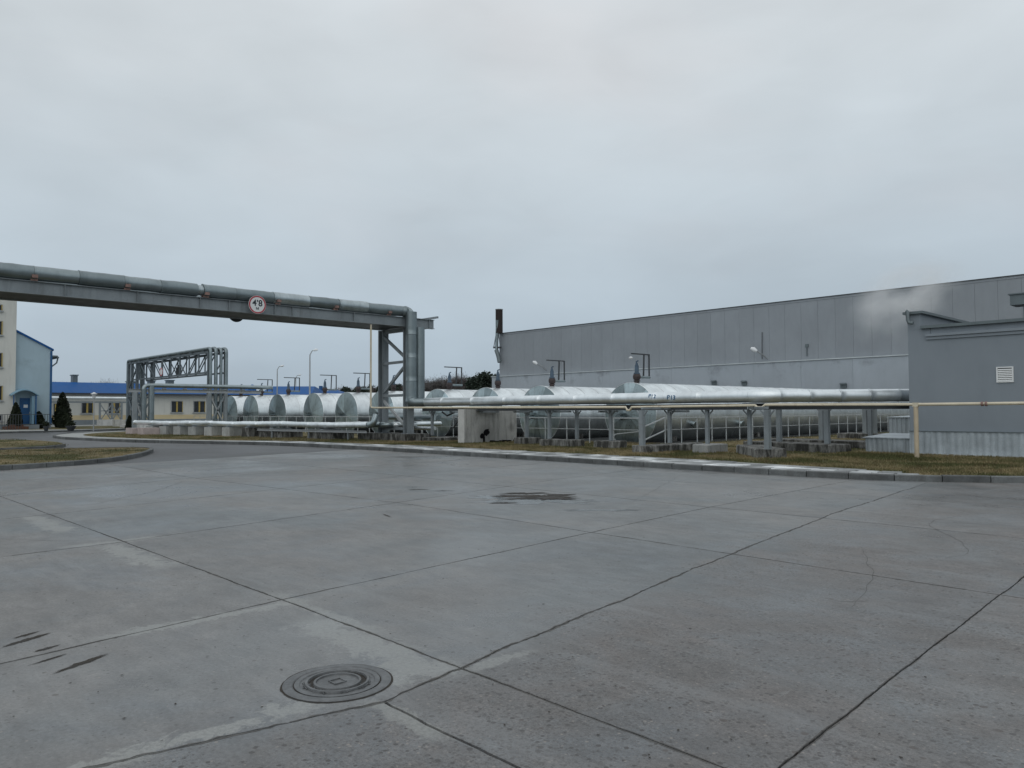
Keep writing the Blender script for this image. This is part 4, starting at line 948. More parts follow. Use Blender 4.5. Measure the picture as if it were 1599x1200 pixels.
# ================================================================== CREAM GAS PIPE
yp = thing('gas_pipe', 'thin cream gas pipe dropping from the tall gantry and running low to the service building', 'pipe', (-20, 24, 1.9))
YZ = 1.90
yA = onx(579, 637, GXN+.05); P0 = Vector((GXN+.05, yA.y, 6.2)); P1 = Vector((GXN+.05, yA.y, YZ-.02))
q1 = ony(985, 637, 24.35); q2 = ony(1180, 634, 24.4); q3 = ony(1430, 632, 26.2); q4 = ony(1599, 630, 26.2); q5 = Vector((4, 26.2, 2.0))
part('riser', MB().tube([P0, P1+Vector((0, 0, .1))], .05, 10), M['yellow'], yp)
path = [P1+Vector((0, 0, .1)), P1+Vector((.03, .02, .02)), P1+Vector((.12, .08, 0)), q1+Vector((-.25, 0, .02)), q1+Vector((-.18, 0, -.10)), q1+Vector((-.05, 0, -.10)), q1+Vector((.05, 0, .02))]
part('pipe_run', MB().tube(path, .045, 10), M['yellow'], yp)
part('pipe_run', MB().tube([q1+Vector((.05, 0, .02)), q2+Vector((-.02, 0, .015))], .045, 10), M['yellow'], yp)
part('pipe_run', MB().tube([q2+Vector((-.02, 0, .015)), q2+Vector((.05, 0, -.06)), q2+Vector((.25, .0, -.06)), q2+Vector((.35, 0, .03)), q3], .045, 10), M['yellow'], yp)
part('pipe_run', MB().tube([q3, q4, q5], .05, 10), M['yellow'], yp)
part('post', MB().tube([(q3.x, q3.y, 0), (q3.x, q3.y, q3.z-.04)], .07, 12), M['tan'], yp)
part('pipe_clamp', MB().box(q3.x-.08, q3.y-.07, q3.z-.07, q3.x+.08, q3.y+.07, q3.z+.06), M['yellow'], yp)
for px in (1540, 1534): q = ony(px, 631, 26.2); part('flange', MB().tube([(q.x-.03, 26.2, q.z), (q.x+.03, 26.2, q.z)], .07, 12), M['shoe'], yp)

# ================================================================== WHITE PIPE RACK
RY = 25.0; WZ, WR = 2.17, .222
wp = thing('white_insulated_pipe', 'pale insulated pipe on low supports from the gantry leg to the service building', 'pipe', (-23, RY, WZ))
A = Vector((vx+.1, RY-.25, WZ)); Bc = Vector((-13.55, RY, WZ)); Cc = Vector((BX+.1, 30.0, WZ+.02))
xs = [A.x, -31.5, -29.2, -26.9, -24.6, -22.4, -20.3, -18.2, -16.2, -14.05]
part('elbow', MB().tube(elbow((vx, vy, WZ), (0, 0, -1), (1, .1, 0), .32)+[(A.x+.5, RY-.2, WZ)], [.30]*5+[.25, .22, WR], 18), M['galv_dull'], wp)
xs[0] = A.x+.4
for a, b in zip(xs, xs[1:]): 
    ya = RY-.2+.2*min(1, (a-xs[0])/6); yb = RY-.2+.2*min(1, (b-xs[0])/6)
    part('jacket_section', jtube((a, ya, WZ), (b-.003, yb, WZ), WR, 24, .009), M['pipe_white'], wp)
d1 = (Cc-Bc).normalized()
part('elbow', MB().tube([(-14.05, RY, WZ), (-13.75, RY, WZ), tuple(Bc+d1*.12), tuple(Bc+d1*.5)], WR+.014, 20), M['pipe_white'], wp)
N_ = 5
for k in range(N_):
    a = Bc+d1*.5+(Cc-Bc-d1*.5)*(k/N_); b = Bc+d1*.5+(Cc-Bc-d1*.5)*((k+1)/N_); part('jacket_section', jtube(a, b-d1*.003, WR+.002, 24, .008), M['pipe_white'], wp)
# lettering on the pipe, wrapped round the jacket
def wrap_text(body, px, dz, tilt, size):
    me = text_mesh(body, size); bm = bmesh.new(); bm.from_mesh(me); bmesh.ops.triangulate(bm, faces=bm.faces); bmesh.ops.subdivide_edges(bm, edges=bm.edges, cuts=2)
    cx = ony(px, 625, RY-WR).x; r_ = WR+.012
    for v in bm.verts:
        u = v.co.x*math.cos(tilt)-v.co.y*math.sin(tilt); w = v.co.x*math.sin(tilt)+v.co.y*math.cos(tilt)+dz; a = w/r_
        v.co = Vector((cx+u, RY-r_*math.cos(a), WZ+r_*math.sin(a)))-WL[wp.name]
    bm.to_mesh(me); bm.free(); me.materials.clear(); me.materials.append(M['blue_ink']); o = bpy.data.objects.new('painted_lettering', me); COL.objects.link(o); o.parent = wp
wrap_text('\u041212', 1018, .065, -.06, .22); wrap_text('\u041213', 1048, -.005, .0, .24)

rk = thing('pipe_support_rack', 'low grey steel rack with short posts carrying the white insulated pipe', 'pipe rack', (-23, RY, GZ))
part('rack_beam', MB().ibeam((vx+.3, RY-.15, 1.80), (-17.9, RY, 1.80), .30, .22, .02), M['steel_dark'], rk)
part('rack_beam', MB().ibeam((-17.88, RY, 1.80), (-14.2, RY, 1.80), .30, .22, .02), M['steel_dark'], rk)
part('rack_beam', MB().ibeam((-14.0, RY+.05, 1.80), (BX-.05, 29.75, 1.80), .30, .22, .02), M['steel_dark'], rk)
part('rack_beam', MB().ibeam((vx+.3, RY+1.0, 1.76), (-17.9, RY+1.0, 1.76), .14, .12, .014), M['steel'], rk)
part('rack_beam', MB().ibeam((-17.88, RY+1.0, 1.80), (-14.9, RY+.95, 1.80), .14, .12, .014), M['steel'], rk)
for x in (-31, -28.6, -26.2, -23.7, -21, -17.4): part('cross_member', MB().bar((x, RY-.1, 1.64), (x, RY+1.1, 1.64), .1, .08), M['steel'], rk)
def post(x, y, zb_=.42, w=.125, ztop=1.69, knees=True, par=None):
    p = part('post', MB().box(x-w/2, y-w/2, zb_, x+w/2, y+w/2, ztop-.002), M['steel'], par or rk)
    if knees:
        for s in (-1, 1): part('knee_brace', MB().bar((x+s*w*.45, y, ztop-.20), (x+s*.24, y, ztop-.01), .05, .04), M['steel'], par or rk)
posts = {675: (684, RY), 823: (684, RY+.8), 858: (687, RY), 901: (686, RY+.6), 954: (688.5, RY+.2), 1046: (693, RY), 1105: (695, RY), 1171: (696, RY+.35)}
PX = {}
for px, (py, yy) in posts.items(): q = ony(px, py, yy); PX[px] = q.x; post(q.x, yy)
PX[1003] = ony(1003, 695, 23.2).x; post(PX[1003], 23.2, .36, .17); part('cross_member', MB().bar((PX[1003], 23.2, 1.76), (PX[1003], RY+.1, 1.76), .1, .08), M['steel'], rk)
q = gp(1199, 702, .42); post(q.x, q.y, .42, .17, 1.69); P1199 = q.copy(); part('cross_member', MB().bar((q.x, q.y, 1.755), (PX[1171], RY+.35, 1.755), .1, .08), M['steel'], rk)
rk2 = thing('pipe_support_rack', 'rear branch of low grey steel supports running back towards the hall beside the corrugated boxes', 'pipe rack', (-14.5, 31, GZ))
BP = {}
for px, py in ((1217, 690), (1283, 687), (1292, 693), (1351, 677), (1359, 677), (1366, 677)):
    q = gp(px, py, .42); BP[px] = q.copy(); post(q.x, q.y, .42, .17 if px in (1292, 1217, 1283) else .2, 1.80, px in (1283, 1292), rk2)
q = ony(1401, 668, 36.5); post(q.x, 33.5, .3, .15, 1.8, True, rk2)
part('rack_beam', MB().ibeam((BP[1217].x, BP[1217].y, 1.87), (BP[1292].x, BP[1292].y, 1.87), .14, .13, .014), M['steel'], rk2)
part('rack_beam', MB().ibeam((-14.9, 26, 1.87), (-15.0, 32.4, 1.87), .14, .13, .014), M['steel'], rk2)
part('rack_beam', MB().ibeam((-14.95, 32.45, 1.87), (-16.6, 42.5, 1.87), .14, .13, .014), M['steel'], rk2)
part('rack_beam', MB().ibeam((-12.7, 28.8, 1.87), (-12.4, 34.5, 1.87), .14, .13, .014), M['steel'], rk2)
# footings
def foot(x0, y0, x1, y1, z, label, rz=0, mat='footing'):
    cx, cy = (x0+x1)/2, (y0+y1)/2; w, l = (x1-x0)/2, (y1-y0)/2; m = MB(); nn = 6
    o = bpy.data.objects.new('concrete_footing', MB().box(-w, -l, -.15, w, l, z-GZ).mesh('concrete_footing', M[mat])); COL.objects.link(o)
    o.location = (cx, cy, GZ); o.rotation_euler = (0, 0, rz); o['label'] = label; o['category'] = 'footing'; o['group'] = 'concrete footings under the pipe supports'; WL[o.name] = Vector((cx, cy, GZ))
    bm = bmesh.new(); bm.from_mesh(o.data); bmesh.ops.bevel(bm, geom=bm.edges[:], offset=.025, segments=1, affect='EDGES')
    bmesh.ops.subdivide_edges(bm, edges=bm.edges, cuts=2, use_grid_fill=True)
    for v in bm.verts: v.co += noise.noise_vector(v.co*2.3+Vector((cx, cy, 0)))*.018
    bm.to_mesh(o.data); bm.free(); return o
foot(PX[675]-.4, 24.6, PX[675]+.7, 26.4, .30, 'low concrete footing beside the gantry leg, under the first post of the white pipe rack')
foot(PX[823]-.35, RY+.25, PX[823]+.45, RY+1.3, .42, 'short squarish concrete footing just beside the sooty concrete slab')
foot(PX[858]-.2, RY-.45, PX[901]+.6, RY+.45, .42, 'long dark stained concrete footing carrying two posts beyond the sooty slab')
foot(PX[954]-.5, RY-.35, PX[954]+.55, RY+.6, .42, 'short streaked concrete footing before the stair rail')
foot(PX[1003]-.35, 23.0, PX[1003]+.45, 26.6, .38, 'long streaked concrete footing under the two posts by the stair rail')
foot(PX[1105]-.32, RY-.55, PX[1105]+.34, RY+.85, .42, 'small footing with a white painted front and black side', mat='block')
foot(-14.9, 23.9, -11.9, 24.9, .42, 'stained concrete footing with flaking whitewash at the bend of the white pipe', R(-48)+R(0))
foot(-16.2, 27.7, -12.0, 28.9, .42, 'long black stained concrete footing behind the pipe bend, nearest the lawn', R(-15))
foot(-17, 31.4, -12.0, 32.6, .40, 'dark concrete footing farther back, beside the low corrugated box', R(-6))
foot(-18.2, 41.4, -15.4, 42.8, .40, 'small distant footing under the rearmost rack posts')
# sooty concrete slab under the pipe
sx0, sx1 = -29.25, -28.75; f1 = onx(727, 693, sx1); fy0 = gp(727, 692.5, .12).y; 
fy0, fy1 = 24.0, 27.5
stop = 1.78
def pier_mat():
    N = NT('sooty_pier_concrete'); f = N.noise(1.6, 6, .6); st = N.noise(5, 6, .7, stretch=(1, 1, .14), off=(3, 1, 2)); g = N.noise(25, 4, .6)
    c = N.mix(N.rng(f, .3, .7), (.31, .315, .305), (.42, .42, .40)); c = N.mix(N.rng(st, .48, .66, 0, .62), c, (.12, .12, .112))
    for p, r0, a in (((sx1, 25.3, .55), .75, .75), ((sx1, 27.15, .85), .30, .5), ((sx1, 25.9, .05), 1.1, .4)):
        d = N.n('ShaderNodeVectorMath', operation='DISTANCE'); N.t.links.new(N.geo, d.inputs[0]); d.inputs[1].default_value = p
        k = N.math('MULTIPLY', N.rng(d.outputs['Value'], r0, .1), N.rng(f, .35, .62, .5, 1)); c = N.mix(N.math('MULTIPLY', k, a), c, (.05, .05, .048))
    N.bump(g, .4, .01); return N.out(N.scale(c, N.rng(g, .3, .7, .87, 1.1)), .85)
M['pier'] = pier_mat()
cs = thing('concrete_pier', 'upright stained concrete slab with a black soot mark carrying the white pipe', 'concrete pier', (sx0+.2, 25.7, GZ))
part('pier_slab', MB().box(sx0, fy0, -.1, sx1, fy1, stop), M['pier'], cs)
part('whitewashed_end', MB().box(sx0+.004, fy0-.004, -.1, sx1-.004, fy0+.01, stop-.01), M['white_dirty'], cs)
for (yy, zz, a, b, rot, s) in ((25.42, .62, .20, .17, .3, 31), (25.25, .28, .07, .28, 0, 35), (25.12, .45, .14, .12, .8, 37)):
    L = blob(0, 0, a, b, rot, 0, s, 40, .28); xx = sx1+.004+.0006*(s-30)
    part('soot_mark', MB().add([(xx, yy, zz)]+[(xx, yy+p[0], zz+p[1]) for p in L], [(0, k+1, (k+1) % 40+1) for k in range(40)]), M['black'], cs)
rb = MB(); rr = random.Random(8)
for k in range(26):
    yy = rr.uniform(25.5, 27.6); xx = sx1+rr.uniform(.05, .3); s = rr.uniform(.04, .10); rb.box(xx-s, yy-s, GZ-.02, xx+s*.7, yy+s*.8, GZ+s)
struct('rubble', rb, M['black'], 'stuff')
# pipe stubs behind the gantry leg, dangling bracket
t = thing('pipe_branch', 'dark small pipe branch with valves hanging beneath the white pipe beside the gantry leg', 'pipe', (-31.6, 25.2, 1.2))
part('bent_pipe', MB().tube([(-32.0, 25.2, 1.64), (-31.6, 25.2, 1.45), (-31.0, 25.2, 1.62)], .05, 8), M['steel_dark'], t); part('valve', MB().tube([(-32.5, 25.1, 1.7), (-32.5, 25.1, 1.2)], [.05, .08], 8), M['galv'], t); part('strut', MB().bar((-31.1, 25.2, .8), (-30.4, 25.2, 1.5), .05), M['steel_dark'], t)
# ================================================================== LOW PIPES left of the gantry
LA = Vector((-60.0, 19.25, 0)); LD = Vector((1, .165, 0)).normalized(); LN = Vector((-LD.y, LD.x, 0)); LLEN = 24.3
def lp_at(u, o, z): return LA+LD*u+LN*o+Vector((0, 0, z))
def lp_u(px, py=675):   # distance along the pipe run seen at a picture column
    u0, u1 = -5.0, 40.0
    for _ in range(40):
        m_ = (u0+u1)/2; p = lp_at(m_, -.3, 0); x = p.x*math.cos(TH)+p.y*math.sin(TH); f = -p.x*math.sin(TH)+p.y*math.cos(TH)
        if 799.5+F*x/f < px: u0 = m_
        else: u1 = m_
    return u0
def lowpipe(o, z, r, u1, label, mat, wob, up=False):
    q = lp_at(12, o, z); t = thing('low_pipe', label, 'pipe', q, 'parallel low insulated pipes on concrete blocks'); n = 10; L = (u1+1.2)/n
    zz = lambda k: z+math.sin(k*1.9+wob)*.03
    for k in range(n): a, b = -1.2+k*L, -1.2+(k+1)*L; part('jacket_section', jtube(lp_at(a, o, zz(k)), lp_at(b-.003, o, zz(k+1)), r, 16, .022), M[mat], t)
    e = lp_at(u1+.45, o, zz(n)); pts = elbow(e, LD, (-.05, .3, 1) if up else LN, .36)+([e+Vector((-.03, .18, .55))] if up else [e+LN*3.5])
    part('elbow', MB().tube(pts, r+.012, 14), M['galv' if up else mat], t); return t
lowpipe(0, .93, .16, LLEN, 'thickest low insulated pipe, nearest the road, ending in an upturned elbow by the gantry footing', 'pipe_white', 1, True)
lowpipe(.5, .93, .15, LLEN+.5, 'middle one of the three low insulated pipes on concrete blocks', 'galv', 2)
lowpipe(.95, .95, .13, LLEN+.8, 'thin low insulated pipe nearest the tanks', 'pipe_white', 3)
t = thing('crossing_pipes', 'two short insulated pipes crossing behind the tall gantry legs', 'pipe', (-35, 26.2, 1)); part('upper_pipe', MB().tube([(-38.6, 25.9, 1.35), (-33.2, 25.9, 1.35)], .15, 12), M['galv_dull'], t); part('lower_pipe', MB().tube([(-36.2, 25.8, .75), (-33.4, 25.8, .75)], .10, 12), M['pipe_white'], t)
lbl = ['first from the lattice gantry', 'second from the lattice gantry', 'third from the lattice gantry', 'fourth from the lattice gantry', 'fifth from the lattice gantry', 'sixth from the lattice gantry', 'sooty faced', 'just past the sooty one', 'low and dark, nearest the tall gantry']
bb = [(228, 245), (249, 266), (271, 288), (294, 313), (319, 338), (347, 366), (377, 395), (405, 440), (480, 520)]
for k, (a, b) in enumerate(bb):
    ua, ub = lp_u(a), lp_u(b); w_ = min((ub-ua)*.62, 1.3); u1 = ua+w_; zt_ = .70 if k < 7 else .48
    if k > 6: u1 = ub
    def quad(u0, u1, o0, o1): return [tuple(lp_at(u0, o0, 0))[:2], tuple(lp_at(u1, o0, 0))[:2], tuple(lp_at(u1, o1, 0))[:2], tuple(lp_at(u0, o1, 0))[:2]]
    solo('support_block', MB().prism(quad(ua, u1, -.3, 1.25), 0, zt_), M['block' if k < 6 else 'footing'], 'concrete block under the low pipes, '+lbl[k], 'concrete block', 'concrete blocks under the low pipes')
    um = (ua+u1)/2; solo('pipe_saddle', MB().prism(quad(um-.12, um+.12, -.22, 1.15), zt_+.002, .745 if k < 7 else .70), M['steel'], 'steel saddle under the low pipes on the block '+lbl[k], 'pipe saddle', 'steel saddles under the low pipes')
ua, ub = lp_u(404), LLEN+.3; tb = thing('steel_channel', 'long grey steel channel lying low beneath the pipes towards the tall gantry', 'steel beam', lp_at(ua, -.35, .5)); part('channel', MB().ibeam(lp_at(ua, -.38, .60), lp_at(ub, -.38, .58), .12, .12, .015), M['steel_light'], tb)
for u in (ua+1.5, ua+5, ub-1.5): q = lp_at(u, -.38, 0); part('leg', MB().box(q.x-.04, q.y-.04, 0, q.x+.04, q.y+.04, .53), M['steel'], tb)

# ================================================================== LATTICE PIPE GANTRY (left)
LX0, LX1 = -85.0, -64.3; LYa, LYb = 25.8, 27.2
lt = thing('lattice_gantry', 'distant grey lattice truss gantry carrying four pipes over the side road', 'gantry', ((LX0+LX1)/2, 26.5, 0))
ztL, zbL = 6.75, 5.02
rr = random.Random(4)
for yy in (LYa, LYb):
    part('top_chord', MB().bar((LX0, yy, ztL), (LX1, yy, ztL), .16, .2), M['steel_far'], lt); part('bottom_chord', MB().bar((LX0+1, yy, zbL), (LX1, yy, zbL), .14, .14), M['steel_far'], lt)
    nb = 9; W_ = (LX1-LX0-1.0)/nb
    for k in range(nb+1):
        x = LX0+1.0+k*W_; part('vertical', MB().bar((x, yy, zbL), (x, yy, ztL), .13 if k % 3 == 0 else .09), M['steel_far'], lt)
        if k < nb:
            a, b = ((x, yy+.02, ztL), (x+W_, yy+.02, zbL)) if k < nb/2 else ((x, yy+.02, zbL), (x+W_, yy+.02, ztL)); part('diagonal', MB().bar(a, b, .07), M['steel_far'], lt)
for (x, n_) in ((LX0, 0), (LX0+2.6, 0), (LX1, 1), (LX1+.0, 2)):
    if n_ == 2: continue
    for yy in (LYa, LYb): part('column', MB().bar((x, yy, 0), (x, yy, ztL), .24, .24), M['steel_far'], lt)
    part('brace', MB().bar((x, LYa, .4), (x, LYb, 3.2), .12), M['steel_far'], lt); part('brace', MB().bar((x, LYb, .4), (x, LYa, 3.2), .12), M['steel_far'], lt); part('brace', MB().bar((x, LYa, 3.2), (x, LYb, 3.2), .12), M['steel_far'], lt)
for (a, b) in (((LX0, .4), (LX0+2.6, 3.1)), ((LX0+2.6, .4), (LX0, 3.1)), ((LX0, 4.0), (LX0+2.6, 6.2)), ((LX0, 3.3), (LX0+2.6, 3.3))): part('brace', MB().bar((a[0], LYa-.05, a[1]), (b[0], LYa-.05, b[1]), .12), M['steel_far'], lt)
for k in range(8): part('cross_bar', MB().bar((LX0+1+k*2.7, LYa-.3, ztL+.12), (LX0+1+k*2.7, LYb+.3, ztL+.12), .12, .08), M['steel_far'], lt)
gd = ['nearest the road', 'second from the road', 'third from the road', 'farthest from the road']
for k in range(4):
    y = LYa-.05+k*.44; r_ = .13+.02*(k in (1, 3)); zz = ztL+.16+r_
    t = thing('overhead_pipe', 'grey pipe laid over the lattice gantry and dropping at its end, '+gd[k], 'pipe', (LX1, y, 0), 'four pipes carried by the lattice gantry')
    part('horizontal_run', MB().tube([(LX0+.2, y, zz), (LX1+.0, y, zz)], r_, 12), M['galv_dull'], t)
    part('drop', MB().tube(elbow((LX1+.45, y, zz), (1, 0, 0), (0, 0, -1), .4)+[(LX1+.45, y, .6)], r_, 12), M['galv_dull'], t)
    part('drop', MB().tube(elbow((LX0-.2, y, zz), (-1, 0, 0), (0, 0, -1), .35)+[(LX0-.2, y, .6)], r_, 12), M['galv_dull'], t)
solo('gantry_footing', MB().box(LX0-.8, LYa-.6, 0, LX0+3.4, LYb+.6, .45), M['white_dirty'], 'whitewashed footing under the far legs of the lattice gantry', 'footing')
solo('gantry_footing', MB().box(LX1-.5, LYa-.6, 0, LX1+.9, LYb+.6, .4), M['white_dirty'], 'whitewashed footing under the near legs of the lattice gantry', 'footing')
# small round signs on the truss
q = ony(252, 581, LYa-.2); t = thing('round_sign', 'small round red rimmed sign hanging in the lattice gantry', 'sign', q); part('plate', MB().tube([(q.x, LYa-.22, q.z), (q.x, LYa-.2, q.z)], .40, 24), M['white'], t)
t2 = MB(); n = 24; t2.add([(q.x+.40*math.cos(2*math.pi*k/n), LYa-.224, q.z+.40*math.sin(2*math.pi*k/n)) for k in range(n)]+[(q.x+.30*math.cos(2*math.pi*k/n), LYa-.224, q.z+.30*math.sin(2*math.pi*k/n)) for k in range(n)], [(k, (k+1) % n, (k+1) % n+n, k+n) for k in range(n)]); part('rim', t2, M['red'], t, True)
part('hanger', MB().bar((q.x, LYa-.21, q.z+.4), (q.x, LYa-.1, q.z+1.2), .05), M['steel'], t)
q = ony(279, 580, LYb); solo('signal_box', MB().box(q.x-.2, LYb-.2, q.z-.35, q.x+.2, LYb+.2, q.z+.35).tube([(q.x, LYb, q.z+.35), (q.x, LYb, q.z+.6)], .1, 8), M['steel_dark'], 'small dark box standing on the lower chord of the lattice gantry', 'box')
# pipe pair at mid height running along the tanks' ends
MXp = -62.5
a, b = onx(214, 603, MXp), onx(425, 604.5, MXp); mz = (a.z+b.z)/2
mp_ = thing('branch_pipe', 'grey insulated pipe at mid height from the twin risers to the far tank tops', 'pipe', (MXp, 25, mz))
part('pipe_run', MB().tube([(MXp, a.y+1.2, mz), (MXp, (a.y+b.y)/2, mz), (MXp, b.y, mz)], .17, 14), M['galv'], mp_)
part('elbow', MB().tube([(MXp, a.y+1.5, mz)]+elbow((MXp, a.y+.5, mz-.02), (0, -1, 0), (0, 0, -1), .35), .165, 14), M['galv'], mp_)
q = onx(218, 640, MXp+.3); part('riser', MB().tube([(q.x-.3, a.y+.5, mz-.3), (q.x-.3, a.y+.5, .85)], .20, 14), M['galv_dull'], mp_)
part('riser', MB().tube([(MXp, onx(236, 640, MXp).y, mz-.05), (MXp, onx(236, 640, MXp).y, .7)], .22, 16), M['galv_dull'], mp_)
mr_ = thing('pipe_support_rack', 'narrow grey steel beam rack carrying the mid height branch pipe near the lattice gantry', 'pipe rack', (MXp, 25, 0))
part('rack_beam', MB().ibeam((MXp, a.y-.6, mz-.42), (MXp, b.y-1.0, mz-.42), .2, .26, .02), M['steel_light'], mr_)
for k in range(6): yy = a.y+2+k*(b.y-a.y-3)/5; part('pipe_saddle', MB().box(MXp-.12, yy-.12, mz-.29, MXp+.12, yy+.12, mz-.2), M['steel'], mr_)
for px in (210, 326): 
    q = onx(px, 640, MXp); part('post', MB().box(MXp-.14, q.y-.14, 0, MXp+.14, q.y+.14, mz-.55), M['steel'], mr_)
a1, a2 = onx(326, 640, MXp).y, onx(352, 640, MXp).y
part('post', MB().box(MXp-.12, a2-.12, 0, MXp+.12, a2+.12, mz-.55), M['steel'], mr_)
part('brace', MB().bar((MXp, a1, .5), (MXp, a2, mz-.6), .10), M['steel'], mr_); part('brace', MB().bar((MXp, a2, .5), (MXp, a1, mz-.6), .10), M['steel_light'], mr_)
part('brace', MB().bar((MXp-.05, onx(210, 640, MXp).y-.1, mz-.6), (MXp-.05, onx(222, 640, MXp).y, 1.2), .12), M['steel_light'], mr_)
q = onx(205, 676, MXp); q = gp(212, 678, GZ); solo('pale_plinth', MB().box(q.x-1.3, q.y-.3, 0, q.x+.2, q.y+1.2, .55), M['pink'], 'pale plinth at the foot of the riser pipes by the lattice gantry', 'plinth')
q = gp(224, 679, GZ); solo('pale_plinth', MB().box(q.x-.6, q.y-.2, 0, q.x+.6, q.y+.9, .6), M['pink'], 'pinkish plinth beneath the nearest riser pipe, next to the first support block', 'plinth')

# ================================================================== LEFT BUILDINGS
CXp = -110.0
lb = thing('cream_building', 'long low cream building with blue sheet roof and yellow framed windows', 'building', (CXp, 75, 0))
yA_, yB_ = onx(60, 640, CXp).y, onx(398, 640, CXp).y
ez = 4.15; rzg = onx(180, 598.5, CXp-3.5).z
part('wall', MB().box(CXp-12, yA_-20, 1.35, CXp, yB_, ez), M['cream'], lb)
part('lower_wall', MB().box(CXp-12, yA_-20, .75, CXp+.02, yB_, 1.35), M['ochre'], lb)
part('plinth', MB().box(CXp-12, yA_-20, 0, CXp+.08, yB_, .75), M['greyplinth'], lb)
rf = part('roof', MB().xprism([(CXp+.7, ez-.05), (CXp+.7, ez+.08), (CXp-3.5, rzg), (CXp-11, rzg), (CXp-12.7, ez+.08), (CXp-12.7, ez-.05)], 'y', yA_-20.5, yB_+.5), M['blue_roof'], lb, True)
part('fascia', MB().box(CXp+.7, yA_-20.5, ez-.16, CXp+.76, yB_+.5, ez+.06), M['steel_dark'], lb)
for y in np.arange(yA_-18, yB_, 2.4): part('roof_rib', MB().bar((CXp+.70, y, ez+.075), (CXp-3.5, y, rzg-.01), .05, .035), M['blue_roof'], rf)
def window(px0, py0, px1, py1, X, par, frame='yellow_frame', panes=2):
    a, b = onx(px0, py0, X), onx(px1, py1, X); y0, y1, z0, z1 = a.y, b.y, b.z, a.z; t = .075
    w = part('window', MB().box(X+.03, y0, z0, X+.09, y1, z0+t*.6).box(X+.03, y0, z1-t*.6, X+.09, y1, z1).box(X+.03, y0, z0+t*.6, X+.09, y0+t, z1-t*.6), M['steel_light'], par)
    part('mullion', MB().box(X+.03, (y0+y1)/2-t*1.4, z0+t, X+.1, (y0+y1)/2+t*1.4, z1-t), M[frame], w); part('jamb', MB().box(X+.03, y1-t, z0+t*.6, X+.09, y1, z1-t*.6), M[frame], w)
    ym = (y0+y1)/2
    for (c0, c1) in ((y0+t, ym-t*.8), (ym+t*.8, y1-t)): part('pane', MB().box(X+.012, c0, z0+t, X+.04, c1, z1-t), M['glass'], w)
    part('sill', MB().box(X+.01, y0-.1, z0-.09, X+.2, y1+.1, z0-.002), M['steel_light'], w)
for x0, y0, x1, y1 in ((127, 629, 145, 646), (83, 630, 91, 647), (169, 628, 187, 646), (220, 627.5, 228, 645), (267, 626.5, 285, 644.5), (302, 626.5, 320, 644.5), (336, 626.5, 350, 644.5)): window(x0, y0, x1, y1, CXp, lb)
for px, top, wd, nm in ((116, 587, .55, 'chimney'), (265, 595, .8, 'roof_vent'), (236, 596, .7, 'roof_vent'), (206, 597, 1.2, 'roof_vent')):
    q = onx(px, top, CXp-4.5); v = part(nm, MB().box(q.x-.6, q.y-wd/2, rzg-.1, q.x+.6, q.y+wd/2, q.z).box(q.x-.7, q.y-wd/2-.1, q.z, q.x+.7, q.y+wd/2+.1, q.z+.12), M['duct'], rf)
# pipe on trestles in front of the cream building
PXp = -104.0; a, b = onx(80, 621.5, PXp), onx(192, 620.5, PXp)
t = thing('branch_pipe', 'white insulated pipe running along the front of the cream building', 'pipe', (PXp, (a.y+b.y)/2, a.z)); part('pipe_run', MB().tube([(PXp, a.y-15, a.z), (PXp, b.y+1.5, a.z)], .17, 12), M['pipe_white'], t)
t = thing('trestle', 'cross braced steel trestles under the white pipe before the cream building', 'trestle', (PXp, onx(170, 640, PXp).y, 0))
part('beam', MB().bar((PXp, a.y-10, a.z-.5), (PXp, b.y+1.5, a.z-.5), .15, .2), M['steel'], t)
for i, px in enumerate((156, 175, 190)):
    y = onx(px, 640, PXp).y; part('post', MB().bar((PXp, y, .5), (PXp, y, a.z-.6), .2), M['steel'], t)
for p0, p1 in ((156, 175), (175, 190)):
    y0, y1 = onx(p0, 640, PXp).y, onx(p1, 640, PXp).y; part('brace', MB().bar((PXp, y0, .6), (PXp, y1, a.z-.7), .1), M['steel'], t); part('brace', MB().bar((PXp, y1, .6), (PXp, y0, a.z-.7), .1), M['steel'], t); part('rail', MB().bar((PXp, y0, 1.9), (PXp, y1, 1.9), .1), M['steel'], t)
for (p0, p1, X, zt_, lb_) in ((155, 178, -100, .85, 'low whitewashed block under the trestle before the cream building'), (180, 196, -92, .9, 'whitewashed block beside the far legs of the lattice gantry')):
    y0, y1 = onx(p0, 660, X).y, onx(p1, 660, X).y; solo('white_block', MB().box(X-1, y0, 0, X, y1, zt_), M['white_dirty'], lb_, 'concrete block')
# tower with annex
AXp = -87.0
y23, y80 = onx(23, 600, AXp).y, onx(80, 600, AXp).y
zl, zr = onx(23, 518, AXp).z, onx(80, 547, AXp).z
an = thing('blue_annex', 'pale blue stair annex with sloping roof and an arched canopy over a blue door', 'building', (AXp, (y23+y80)/2, 0))
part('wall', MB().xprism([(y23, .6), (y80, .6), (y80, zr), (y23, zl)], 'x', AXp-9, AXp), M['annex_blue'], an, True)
part('plinth', MB().box(AXp-9, y23, 0, AXp+.05, y80+.05, .6), M['greyplinth'], an)
part('roof', MB().xprism([(y23, zl+.01), (y80+.15, zr-.08), (y80+.15, zr+.1), (y23, zl+.2)], 'x', AXp-9.2, AXp+.15), M['blue_roof'], an, True)
part('corner_trim', MB().box(AXp-.1, y80-.12, .6, AXp+.06, y80+.06, zr-.1), M['blue_paint'], an)
d0, d1_ = onx(30, 660, AXp).y, onx(47.5, 660, AXp).y; dzt, dzb = onx(40, 622, AXp).z, .62
dr_ = part('door', MB().box(AXp+.01, d0, dzb, AXp+.09, d1_, dzt), M['blue_paint'], an)
